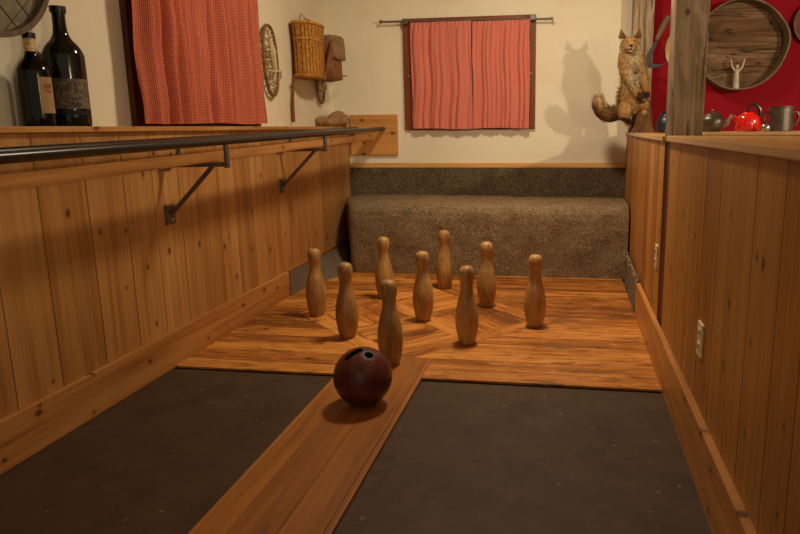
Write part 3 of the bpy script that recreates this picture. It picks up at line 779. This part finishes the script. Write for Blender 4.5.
for nm, zz, s, rr in (('bottom_rim', bz0 + .004, 1.05, .014), ('top_rim', bz1, 1.08, .012), ('waist_band', bz0 + .27, 1.02, .008)):
    bm = newbm(); tube(bm, [dshape(2 * PI * i / 48, s, 0) + (zz,) for i in range(48)], rr, 8, closed=True); obj(nm, bm, 'wicker' if nm != 'bottom_rim' else 'wicker_dark', bk, True)
bm = newbm(); tube(bm, [(-2.03, 4.80, bz1 - .02), (-2.0, 4.80, bz1 + .05), (-1.98, 4.78, bz1 + .075), (-1.96, 4.80, bz1 + .05), (-1.96, 4.84, bz1)], .007, 8); obj('hanging_loop', bm, 'rope', bk, True)
bm = newbm(); box(bm, -1.98, -1.95, 4.82, 4.90, bz1 - .01, bz1 + .045, bev=.006); obj('peg', bm, 'shoeframe', bk)
bm = newbm(); tube(bm, [(-2.01, 4.69, bz0 - .005), (-2.02, 4.66, bz0 - .05), (-2.025, 4.655, bz0 - .10), (-2.03, 4.64, 1.30), (-2.03, 4.64, 1.19)], [.012, .016, .013, .02, .02], 8, flat=.35); obj('strap', bm, 'leather', bk, True)
bm = newbm(); tube(bm, [(-2.022, 4.655 + .02 * math.cos(a), bz0 - .07 + .02 * math.sin(a)) for a in [2 * PI * i / 20 for i in range(20)]], .004, 6, closed=True); obj('buckle', bm, 'iron', bk, True)
bm = newbm(); tube(bm, [(-1.84, 5.02, 1.82), (-1.845, 4.96, 1.70), (-1.85, 4.92, 1.60), (-1.87, 4.89, 1.53)], .013, 8, flat=.4); obj('strap', bm, 'leather', bk, True)

bag = empty('leather_bag', (-1.88, 5.16, 1.50), 'brown leather bag with grey flap hanging right of the wicker basket', 'bag')
def softbox(c, sx, sy, sz, mat, name, par, taper=0.0):
    b = bmesh.new(); bmesh.ops.create_cube(b, size=1); bmesh.ops.subdivide_edges(b, edges=b.edges[:], cuts=7, use_grid_fill=True)
    for v in b.verts:
        p = v.co.copy(); m_ = max(abs(p.x), abs(p.y), abs(p.z)) * 2; n_ = p.normalized() * .62
        p = p.lerp(n_, .28); k_ = 1 + taper * p.z
        v.co = Vector((c[0] + p.x * sx * k_, c[1] + p.y * sy * k_, c[2] + p.z * sz)) + Vector((nz(p, 4, .008), nz(p + Vector((3, 3, 3)), 4, .008), 0))
    b.faces.layers.float.new('rnd')
    return obj(name, b, mat, par, True, sharp=80)
softbox((-1.915, 5.13, 1.665), .15, .22, .29, 'leather', 'body', bag, -.12)
softbox((-1.88, 5.155, 1.775), .13, .22, .19, 'leather_grey', 'flap', bag, -.1)
bm = newbm(); tube(bm, [(-2.04, 5.09, 1.90), (-1.97, 5.09, 1.84), (-1.93, 5.09, 1.78)], .008, 8); obj('hanging_strap', bm, 'leather', bag, True)
bm = newbm(); tube(bm, [(-1.89, 5.19, 1.60), (-1.86, 5.24, 1.565), (-1.83, 5.31, 1.57)], .005, 6); obj('loose_strap', bm, 'leather', bag, True)

# ------------------------------------------------------------------ gourd
bm = newbm(); g = []; N1 = 40; N2 = 32
Pg = [(a * .84, b * .84) for a, b in [(-.17, 0), (-.168, .02), (-.15, .042), (-.12, .052), (-.085, .05), (-.05, .047), (-.01, .058), (.04, .073), (.09, .078), (.14, .068), (.17, .045), (.185, .018), (.187, 0)]]
for (u, r) in cr(Pg, 3):
    cz = 1.157 + max(r, .001) * .97 if r > .038 else 1.157 + .042 + (.02 if u > 0 else 0)
    rr_ = max(r, 1e-4); g.append([bm.verts.new((-1.95 + u * .62 + rr_ * .785 * math.cos(2 * PI * i / N2), 5.22 + u * .785 - rr_ * .62 * math.cos(2 * PI * i / N2), cz + rr_ * math.sin(2 * PI * i / N2))) for i in range(N2)])
for a, b in zip(g, g[1:]):
    for i in range(N2): bm.faces.new((a[i], a[(i + 1) % N2], b[(i + 1) % N2], b[i]))
bm.faces.new(g[0][::-1]); bm.faces.new(g[-1])
tag(obj('bottle_gourd', bm, 'gourd', None, True, sharp=80), 'brown bottle gourd lying on the ledge in the left corner', 'gourd')

# ------------------------------------------------------------------ wall outlets
for y, z, lb in ((3.235, .50, 'ivory wall outlet beside the post strip, farther of the two'), (2.125, .44, 'ivory wall outlet on the near right panelling, closer to the camera')):
    x = XR - .001 + (0.001 if y > 3.1 else 0)
    t = empty('wall_outlet', (x, y, z), lb, 'outlet')
    bm = newbm(); box(bm, x - .007, x + .003, y - .036, y + .036, z - .058, z + .058, bev=.003); obj('cover_plate', bm, 'outlet', t)
    for dz in (-.024, .024):
        bm = newbm(); box(bm, x - .0095, x - .006, y - .017, y + .017, z + dz - .015, z + dz + .015, bev=.002); s = obj('socket', bm, 'outlet', t)
        bm = newbm(); box(bm, x - .0105, x - .009, y - .008, y - .005, z + dz - .006, z + dz + .006); box(bm, x - .0105, x - .009, y + .005, y + .008, z + dz - .006, z + dz + .006); obj('slots', bm, 'slot', s)

# ------------------------------------------------------------------ right wall: sieves, sickle, pots
WR = YB + .02
rs = empty('grain_sieve', (1.33, WR - .08, 1.75), 'large round weathered wooden sieve on the red wall behind the pots', 'sieve')
bm = newbm(); hoop(bm, (1.305, WR, 1.745), .338, -.16, .001, .011, 'Y', 96, (.15, .055, .22)); obj('hoop', bm, 'hoop', rs, True)
bm = newbm()
cut = [-.33, -.2, -.05, .11, .24, .33]
for a, b in zip(cut, cut[1:]):
    pts = []
    n = 14
    f = lambda v: math.sqrt(max(0, (.332) ** 2 - v * v))
    for i in range(n + 1): v = a + .001 + (b - a - .002) * i / n; pts.append((1.305 + f(v), WR - .022, 1.745 + v))
    for i in range(n + 1): v = b - .001 - (b - a - .002) * i / n; pts.append((1.305 - f(v), WR - .022, 1.745 + v))
    pts = [p for i, p in enumerate(pts) if i == 0 or (Vector(p) - Vector(pts[i - 1])).length > 1e-4]
    if (Vector(pts[0]) - Vector(pts[-1])).length < 1e-4: pts.pop()
    prism(bm, pts, (0, .014, 0))
obj('plank_bottom', bm, 'sieve_wood', rs)
dh = empty('round_tray', (1.90, WR - .03, 1.90), 'round dark wooden tray on the red wall at the right edge', 'tray')
bm = newbm(); hoop(bm, (1.865, WR, 1.90), .165, -.06, .001, .014, 'Y', 64); obj('rim', bm, 'winframe_dark', dh, True)
bm = newbm(); lathe(bm, [(0, 0), (.155, 0), (.155, .01), (0, .01)], (1.865, WR - .012, 1.90), 48, Matrix.Rotation(PI / 2, 3, 'X')); obj('bottom', bm, 'dish', dh)
# figurine standing on the sieve hoop
fg = newbm(); fx, fy, fz = 1.30, WR - .10, 1.4185
lathe(fg, cr([(.026, 0), (.026, .01), (.022, .06), (.018, .11), (.017, .135), (.010, .145), (.008, .152), (.013, .162), (.013, .175), (.001, .186)], 3), (fx, fy, fz), 20)
for s in (-1, 1): tube(fg, [(fx + s * .012, fy, fz + .133), (fx + s * .038, fy - .004, fz + .165), (fx + s * .052, fy - .002, fz + .222)], [.009, .008, .005], 8)
tag(obj('figurine', fg, 'figure', None, True, sharp=60), 'small pale figurine with raised arms standing inside the round sieve', 'figurine')
# sickle
sk = empty('sickle', (.60, 5.33, 1.75), 'old sickle with pale wooden handle hanging beside the rear timber post', 'sickle')
bm = newbm(); tube(bm, [(.75, 5.347, 1.965), (.712, 5.347, 1.88), (.672, 5.347, 1.795)], [.022, .024, .015], 10); obj('handle', bm, 'hoop', sk, True)
bm = newbm(); outer = [(.628, 1.80), (.59, 1.735), (.558, 1.68), (.548, 1.635), (.562, 1.60), (.60, 1.585), (.65, 1.59), (.70, 1.615)]
inner = [(.70, 1.618), (.66, 1.61), (.622, 1.612), (.60, 1.628), (.595, 1.66), (.605, 1.70), (.62, 1.74), (.64, 1.79)]
prism(bm, [(x + .045, 5.36, z) for x, z in outer + inner], (0, .009, 0)); obj('blade', bm, 'blade', sk)
# wooden paddle edge behind front post
bm = newbm(); lathe(bm, [(0, 0), (.11, 0), (.115, .01), (.11, .022), (0, .022)], (.872, WR - .001, 1.735), 40, Matrix.Rotation(PI / 2, 3, 'X') @ Matrix.Diagonal((1, 1.35, 1)).to_3x3())
tag(obj('round_board', bm, 'cap_r', None, True), 'pale wooden board edge showing on the red wall left of the front post', 'board')

SZ = 1.106
# pewter teapot
py_ = 3.56
tp = empty('teapot', (.748, py_, SZ), 'dark pewter teapot on the shelf board beside the timber post', 'teapot')
bm = newbm(); lathe(bm, [(0, 0)] + cr([(.042, 0), (.046, .005), (.056, .025), (.06, .045), (.056, .066), (.046, .078), (.042, .082)], 3) + [(0, .083)], (.748, py_, SZ), 32); obj('body', bm, 'pewter', tp, True)
bm = newbm(); lathe(bm, [(.044, .081), (.04, .09), (.022, .097), (.006, .099), (.006, .104), (.009, .108), (.006, .113), (0, .114)], (.748, py_, SZ), 28); obj('lid', bm, 'pewter', tp, True)
bm = newbm(); tube(bm, [(.798, py_, SZ + .03), (.823, py_, SZ + .04), (.831, py_, SZ + .065), (.845, py_, SZ + .085)], [.014, .011, .009, .007], 10); obj('spout', bm, 'hoop', tp, True)
bm = newbm(); tube(bm, [(.695, py_, SZ + .065), (.673, py_, SZ + .07), (.663, py_, SZ + .045), (.673, py_, SZ + .02), (.695, py_, SZ + .022)], .006, 8); obj('handle', bm, 'pewter', tp, True)
# red kettle
kx = .925; kt = empty('kettle', (kx, py_, SZ), 'shiny red enamel kettle with black handle on the shelf board', 'kettle')
bm = newbm(); lathe(bm, [(0, 0)] + cr([(.05, 0), (.056, .006), (.061, .03), (.059, .055), (.051, .075), (.038, .087), (.03, .09)], 3) + [(0, .091)], (kx, py_, SZ), 36); obj('body', bm, 'red_enamel', kt, True)
bm = newbm(); lathe(bm, [(.031, .089), (.027, .097), (.01, .101), (0, .102)], (kx, py_, SZ), 28); ld = obj('lid', bm, 'red_enamel', kt, True)
bm = newbm(); lathe(bm, [(.006, .1), (.013, .106), (.013, .112), (.005, .117), (0, .117)], (kx, py_, SZ), 20); obj('knob', bm, 'black', ld, True)
bm = newbm(); tube(bm, [(kx - .012, py_ - .0, SZ + .128), (kx + .012, py_, SZ + .139), (kx + .036, py_, SZ + .134), (kx + .054, py_, SZ + .112), (kx + .056, py_, SZ + .085), (kx + .05, py_, SZ + .066)], [.004, .007, .009, .010, .009, .006], 10); obj('handle', bm, 'black', kt, True)
bm = newbm(); tube(bm, [(kx - .045, py_, SZ + .05), (kx - .062, py_, SZ + .066), (kx - .07, py_, SZ + .082)], [.014, .010, .008], 10); obj('spout', bm, 'red_enamel', kt, True)
bm = newbm(); lathe(bm, [(0, 0)] + cr([(.012, 0), (.02, .005), (.024, .018), (.02, .032), (.012, .038)], 3) + [(0, .039)], (.985, py_ - .10, SZ), 24)
o = obj('cream_jug', bm, 'steel', None, True); tag(o, 'tiny shiny steel pot in front of the red kettle', 'pot')
# pot with two handles
cx = 1.085; ct = empty('cooking_pot', (cx, py_, SZ), 'straight sided dark metal pot with side handles right of the red kettle', 'pot')
bm = newbm(); lathe(bm, [(0, 0), (.055, 0), (.058, .004), (.058, .118), (.061, .121), (.061, .125), (.056, .125), (.055, .12), (.055, .01), (0, .01)], (cx, py_, SZ), 44); obj('body', bm, 'pewter', ct, True)
for s in (-1, 1):
    bm = newbm(); tube(bm, [(cx + s * .057, py_, SZ + .095), (cx + s * .078, py_, SZ + .095), (cx + s * .085, py_, SZ + .075), (cx + s * .078, py_, SZ + .04), (cx + s * .057, py_, SZ + .03)], .006, 8); obj('handle', bm, 'pewter', ct, True)
# blue jug between posts
bm = newbm(); lathe(bm, [(0, 0)] + cr([(.05, 0), (.065, .02), (.072, .06), (.06, .10), (.042, .125), (.046, .145)], 3) + [(0, .146)], (.685, 4.72, 1.09), 32)
tag(obj('enamel_jug', bm, 'blue_enamel', None, True), 'dark blue enamel jug half hidden between the two timber posts', 'jug')

# ------------------------------------------------------------------ stump and fox
SX, SY = .555, 5.06
bm = newbm(); g = []
for j in range(25):
    t_ = j / 24; z = 1.09 + .24 * t_; r = .082 - .03 * t_ + .02 * max(0, 1 - t_ * 5)
    g.append([bm.verts.new((SX + .01 * t_ + r * (1 + .22 * noise.noise(Vector((math.cos(a) * 2, math.sin(a) * 2, z * 8)))) * math.cos(a), SY + r * (1 + .22 * noise.noise(Vector((math.cos(a) * 2, math.sin(a) * 2, z * 8)))) * math.sin(a), z)) for a in [2 * PI * i / 40 for i in range(40)]])
for a, b in zip(g, g[1:]):
    for i in range(40): bm.faces.new((a[i], a[(i + 1) % 40], b[(i + 1) % 40], b[i]))
bm.faces.new(g[0][::-1]); bm.faces.new(g[-1])
tag(obj('tree_stump', bm, 'stump', None, True, sharp=80), 'rough brown tree stump on the counter end under the fox', 'stump')

# fox skeleton (x right, y away from the viewer, z up)
J = {'pelvis': (.485, 5.075, 1.30, .078), 'belly': (.482, 5.06, 1.40, .082), 'chest': (.473, 5.045, 1.515, .086), 'shoulder': (.458, 5.04, 1.595, .084), 'neck': (.449, 5.03, 1.655, .074),
     'skull': (.441, 5.015, 1.728, .074), 'brow': (.440, 4.972, 1.718, .058), 'muzzle': (.440, 4.925, 1.702, .028), 'tip': (.440, 4.905, 1.698, .014),
     'thighL': (.425, 5.03, 1.285, .062), 'kneeL': (.415, 4.985, 1.225, .042), 'hockL': (.44, 5.045, 1.185, .026), 'footL': (.455, 5.02, 1.172, .022), 'toeL': (.47, 4.985, 1.168, .018),
     'thighR': (.54, 5.03, 1.305, .056), 'kneeR': (.565, 4.985, 1.29, .038), 'hockR': (.56, 5.03, 1.25, .024), 'footR': (.56, 5.0, 1.24, .02), 'toeR': (.56, 4.965, 1.235, .017),
     'upL': (.43, 4.985, 1.545, .04), 'elL': (.455, 4.955, 1.44, .028), 'wrL': (.50, 4.955, 1.375, .021), 'paL': (.525, 4.955, 1.345, .02), 'ptL': (.535, 4.94, 1.325, .016),
     'upR': (.515, 4.985, 1.55, .04), 'elR': (.552, 4.965, 1.455, .028), 'wrR': (.567, 4.965, 1.395, .021), 'paR': (.575, 4.985, 1.36, .02), 'ptR': (.575, 4.975, 1.34, .016),
     't1': (.43, 5.10, 1.26, .045), 't2': (.375, 5.12, 1.235, .056), 't3': (.315, 5.12, 1.225, .062), 't4': (.265, 5.10, 1.245, .062), 't5': (.235, 5.08, 1.295, .056), 't6': (.232, 5.07, 1.345, .04), 't7': (.238, 5.07, 1.375, .016)}
E_ = [('pelvis', 'belly'), ('belly', 'chest'), ('chest', 'shoulder'), ('shoulder', 'neck'), ('neck', 'skull'), ('skull', 'brow'), ('brow', 'muzzle'), ('muzzle', 'tip'),
      ('pelvis', 'thighL'), ('thighL', 'kneeL'), ('kneeL', 'hockL'), ('hockL', 'footL'), ('footL', 'toeL'), ('pelvis', 'thighR'), ('thighR', 'kneeR'), ('kneeR', 'hockR'), ('hockR', 'footR'), ('footR', 'toeR'),
      ('shoulder', 'upL'), ('upL', 'elL'), ('elL', 'wrL'), ('wrL', 'paL'), ('paL', 'ptL'), ('shoulder', 'upR'), ('upR', 'elR'), ('elR', 'wrR'), ('wrR', 'paR'), ('paR', 'ptR'),
      ('pelvis', 't1'), ('t1', 't2'), ('t2', 't3'), ('t3', 't4'), ('t4', 't5'), ('t5', 't6'), ('t6', 't7')]
names = list(J); O = Vector((.485, 5.06, 1.15))
me = bpy.data.meshes.new('fox_skel'); me.from_pydata([Vector(J[n][:3]) - O for n in names], [(names.index(a), names.index(b)) for a, b in E_], [])
fo = bpy.data.objects.new('fox_skel', me); COL.objects.link(fo)
md = fo.modifiers.new('skin', 'SKIN'); md.use_smooth_shade = True
for i, n in enumerate(names): me.skin_vertices[0].data[i].radius = (J[n][3] * 1.12,) * 2
me.skin_vertices[0].data[0].use_root = True
sb = fo.modifiers.new('sub', 'SUBSURF'); sb.levels = 2; sb.render_levels = 2
fm = evaluated(fo); bpy.data.objects.remove(fo)
def coat_at(p):   # p world
    x, y, z = p; n_ = noise.noise(Vector((x, y, z)) * 18) * .5 + .5
    orange = Vector((176, 124, 66)); tan = Vector((188, 150, 100)); cream = Vector((206, 182, 142)); grey = Vector((150, 130, 102)); dark = Vector((58, 42, 30)); white = Vector((214, 196, 164))
    c = orange.lerp(tan, n_)
    if x < .41 and z < 1.40 and y > 5.03:      # tail
        t_ = max(0, min(1, (z - 1.27) / .05)) if x < .30 else 0
        c = Vector((116, 82, 48)).lerp(Vector((142, 104, 64)), n_).lerp(Vector((206, 178, 138)), t_)
    elif z > 1.67:                              # head
        if y < 4.955 and z < 1.70: c = cream
        elif abs(x - .442) > .045 and z < 1.72: c = cream
    elif z > 1.40 and y < 5.02:                 # chest and belly front
        f = max(0, 1 - abs(x - .472) / .075); c = c.lerp(cream.lerp(grey, n_), min(1, f * 1.5))
    if (z < 1.385 and z > 1.30 and x > .50 and y < 4.975) or (z < 1.20 and y < 5.0): c = dark
    return c
def paint(me_, off):
    a = me_.color_attributes.new('coat', 'FLOAT_COLOR', 'POINT')
    for v in me_.vertices:
        c = coat_at(v.co + off); a.data[v.index].color = rgb(*c)
paint(fm, O)
for p in fm.polygons: p.use_smooth = True
fm.materials.clear(); fm.materials.append(M['coat'])
fox = bpy.data.objects.new('fox', fm); COL.objects.link(fox); fox.location = O
tag(fox, 'stuffed brown fox standing upright against the tree stump, bushy tail to its left', 'fox')
# fur: short tufts following the body
bm = newbm(); rr = random.Random(9); tufts = []
polys = [p for p in fm.polygons]; wts = [p.area for p in polys]
for p in rr.choices(polys, wts, k=9000):
    vs = [fm.vertices[i].co for i in p.vertices]; w_ = [rr.random() for _ in vs]; s = sum(w_)
    c = sum((v * (a / s) for v, a in zip(vs, w_)), Vector()); n = p.normal
    wp = c + O
    if wp.y < 4.945 and wp.z > 1.67: continue
    tail = wp.x < .41 and wp.z < 1.42 and wp.y > 5.03
    ln = rr.uniform(.014, .026) * (1.5 if tail else 1) * (.6 if wp.z > 1.67 else 1)
    dn = Vector((-1, 0, .3)) if tail and wp.x > .27 else Vector((0, 0, 1)) if tail else Vector((0, .3, -1))
    d = (dn + n * .75 + Vector((rr.uniform(-.3, .3), rr.uniform(-.3, .3), rr.uniform(-.3, .3)))).normalized()
    sd = d.cross(n)
    if sd.length < 1e-3: continue
    sd = sd.normalized() * rr.uniform(.0016, .003)
    a, b_, t_ = bm.verts.new(wp + sd), bm.verts.new(wp - sd), bm.verts.new(wp + d * ln)
    bm.faces.new((a, b_, t_))
me = bpy.data.meshes.new('fur'); bmesh.ops.translate(bm, verts=bm.verts[:], vec=-O); bm.to_mesh(me); bm.free(); paint(me, O); me.materials.append(M['coat'])
fu = bpy.data.objects.new('fur', me); COL.objects.link(fu); fu.parent = fox; fu['kind'] = 'stuff'
for s in (-1, 1):   # ears
    bm = newbm(); ex_, ez = .441 + s * .052, 1.782
    base = [(ex_ - .034, 5.01, ez - .012), (ex_, 4.982, ez - .012), (ex_ + .034, 5.01, ez - .012), (ex_, 5.04, ez - .012)]
    top = bm.verts.new((ex_ + s * .016, 5.012, ez + .058)); bv = [bm.verts.new(p) for p in base]
    for i in range(4): bm.faces.new((bv[i], bv[(i + 1) % 4], top))
    bm.faces.new(bv[::-1])
    bmesh.ops.subdivide_edges(bm, edges=bm.edges[:], cuts=2, use_grid_fill=True, smooth=.35)
    o = obj('ear', bm, 'coat', fox, True, sharp=80); a = o.data.color_attributes.new('coat', 'FLOAT_COLOR', 'POINT')
    for v in o.data.vertices: a.data[v.index].color = rgb(130, 88, 50) if v.co.y + O.y > 5.0 else rgb(96, 70, 48)
    bm = newbm(); ball_(bm, (.443 + s * .026, 4.942, 1.739), .0075, 8); obj('eye', bm, 'eye', fox, True)
bm = newbm(); ball_(bm, (.440, 4.892, 1.704), .0115, 8, (1.1, .8, .8)); obj('nose', bm, 'nose', fox, True)
bm = newbm(); tube(bm, [(.443, 4.96, 1.672), (.442, 4.93, 1.668), (.441, 4.905, 1.668)], [.026, .019, .009], 10, flat=.5); o = obj('jaw', bm, 'coat', fox, True)
a = o.data.color_attributes.new('coat', 'FLOAT_COLOR', 'POINT')
for v in o.data.vertices: a.data[v.index].color = rgb(190, 164, 124)
bm = newbm(); ball_(bm, (.441, 4.918, 1.683), .016, 8, (1, 1, .55)); obj('open_mouth', bm, 'mouth', fox, True)
for s in (-1, 1):
    bm = newbm(); tube(bm, [(.441 + s * .009, 4.902, 1.690), (.441 + s * .009, 4.901, 1.678)], [.003, .0008], 6); obj('tooth', bm, 'tooth', fox, True)

# ------------------------------------------------------------------ camera
f, px, py, pitch, yaw, roll = 639.98, 469.02, 250.92, 0.19077, -0.15137, -0.00895
F = Vector((math.sin(yaw) * math.cos(pitch), math.cos(yaw) * math.cos(pitch), -math.sin(pitch)))
Rt = Vector((math.cos(yaw), -math.sin(yaw), 0)); U = Rt.cross(F)
R2 = Rt * math.cos(roll) + U * math.sin(roll); U2 = -Rt * math.sin(roll) + U * math.cos(roll)
cd = bpy.data.cameras.new('camera'); cam = bpy.data.objects.new('camera', cd); COL.objects.link(cam)
m = Matrix((R2, U2, -F)).transposed().to_4x4(); m.translation = (0, 0, 1.14); cam.matrix_world = m
cd.sensor_width = 36; cd.lens = f / 800 * 36; cd.shift_x = (400 - px) / 800; cd.shift_y = -(267 - py) / 800
cd.clip_start = .05; sc.camera = cam

# ------------------------------------------------------------------ light
def area(name, loc, target, size, power, col, spread=PI, shape='DISK'):
    l = bpy.data.lights.new(name, 'AREA'); l.shape = shape; l.size = size; l.energy = power; l.color = col; l.spread = spread
    o = bpy.data.objects.new(name, l); COL.objects.link(o); o.location = loc
    o.rotation_euler = (Vector(target) - Vector(loc)).to_track_quat('-Z', 'Y').to_euler(); return o
def spot(name, loc, target, power, col, ang, blend, r=.05):
    l = bpy.data.lights.new(name, 'SPOT'); l.energy = power; l.color = col; l.spot_size = math.radians(ang); l.spot_blend = blend; l.shadow_soft_size = r
    o = bpy.data.objects.new(name, l); COL.objects.link(o); o.location = loc
    o.rotation_euler = (Vector(target) - Vector(loc)).to_track_quat('-Z', 'Y').to_euler(); return o
spot('deck_spot', (-0.4, 3.95, 2.7), (-0.4, 4.0, 0), 80, (1, .62, .25), 76, 1.0, .08)
area('lane_lamp', (-0.35, 3.6, 2.78), (-0.35, 3.75, 0), .35, 43, (1, .84, .60))
spot('room_spot', (2.85, 1.9, 1.92), (0.75, 5.0, 1.6), 215, (1, .84, .58), 46, .35, .05)
def lamp(name, loc, e, col, r):
    l = bpy.data.lights.new(name, 'POINT'); l.energy = e; l.color = col; l.shadow_soft_size = r
    o = bpy.data.objects.new(name, l); COL.objects.link(o); o.location = loc
lamp('fill_lamp', (2.2, 0.5, 1.55), 55, (1, .86, .62), .2)  # unseen fill light, added to brighten the front post and counter
wd = bpy.data.worlds.new('world'); sc.world = wd; wd.use_nodes = True
bg = wd.node_tree.nodes['Background']; bg.inputs[0].default_value = (1, .84, .66, 1); bg.inputs[1].default_value = .38

sc.view_settings.view_transform = 'Standard'; sc.view_settings.look = 'None'; sc.view_settings.gamma = 1.0
sc.view_settings.use_curve_mapping = False; sc.view_settings.exposure = 0.1
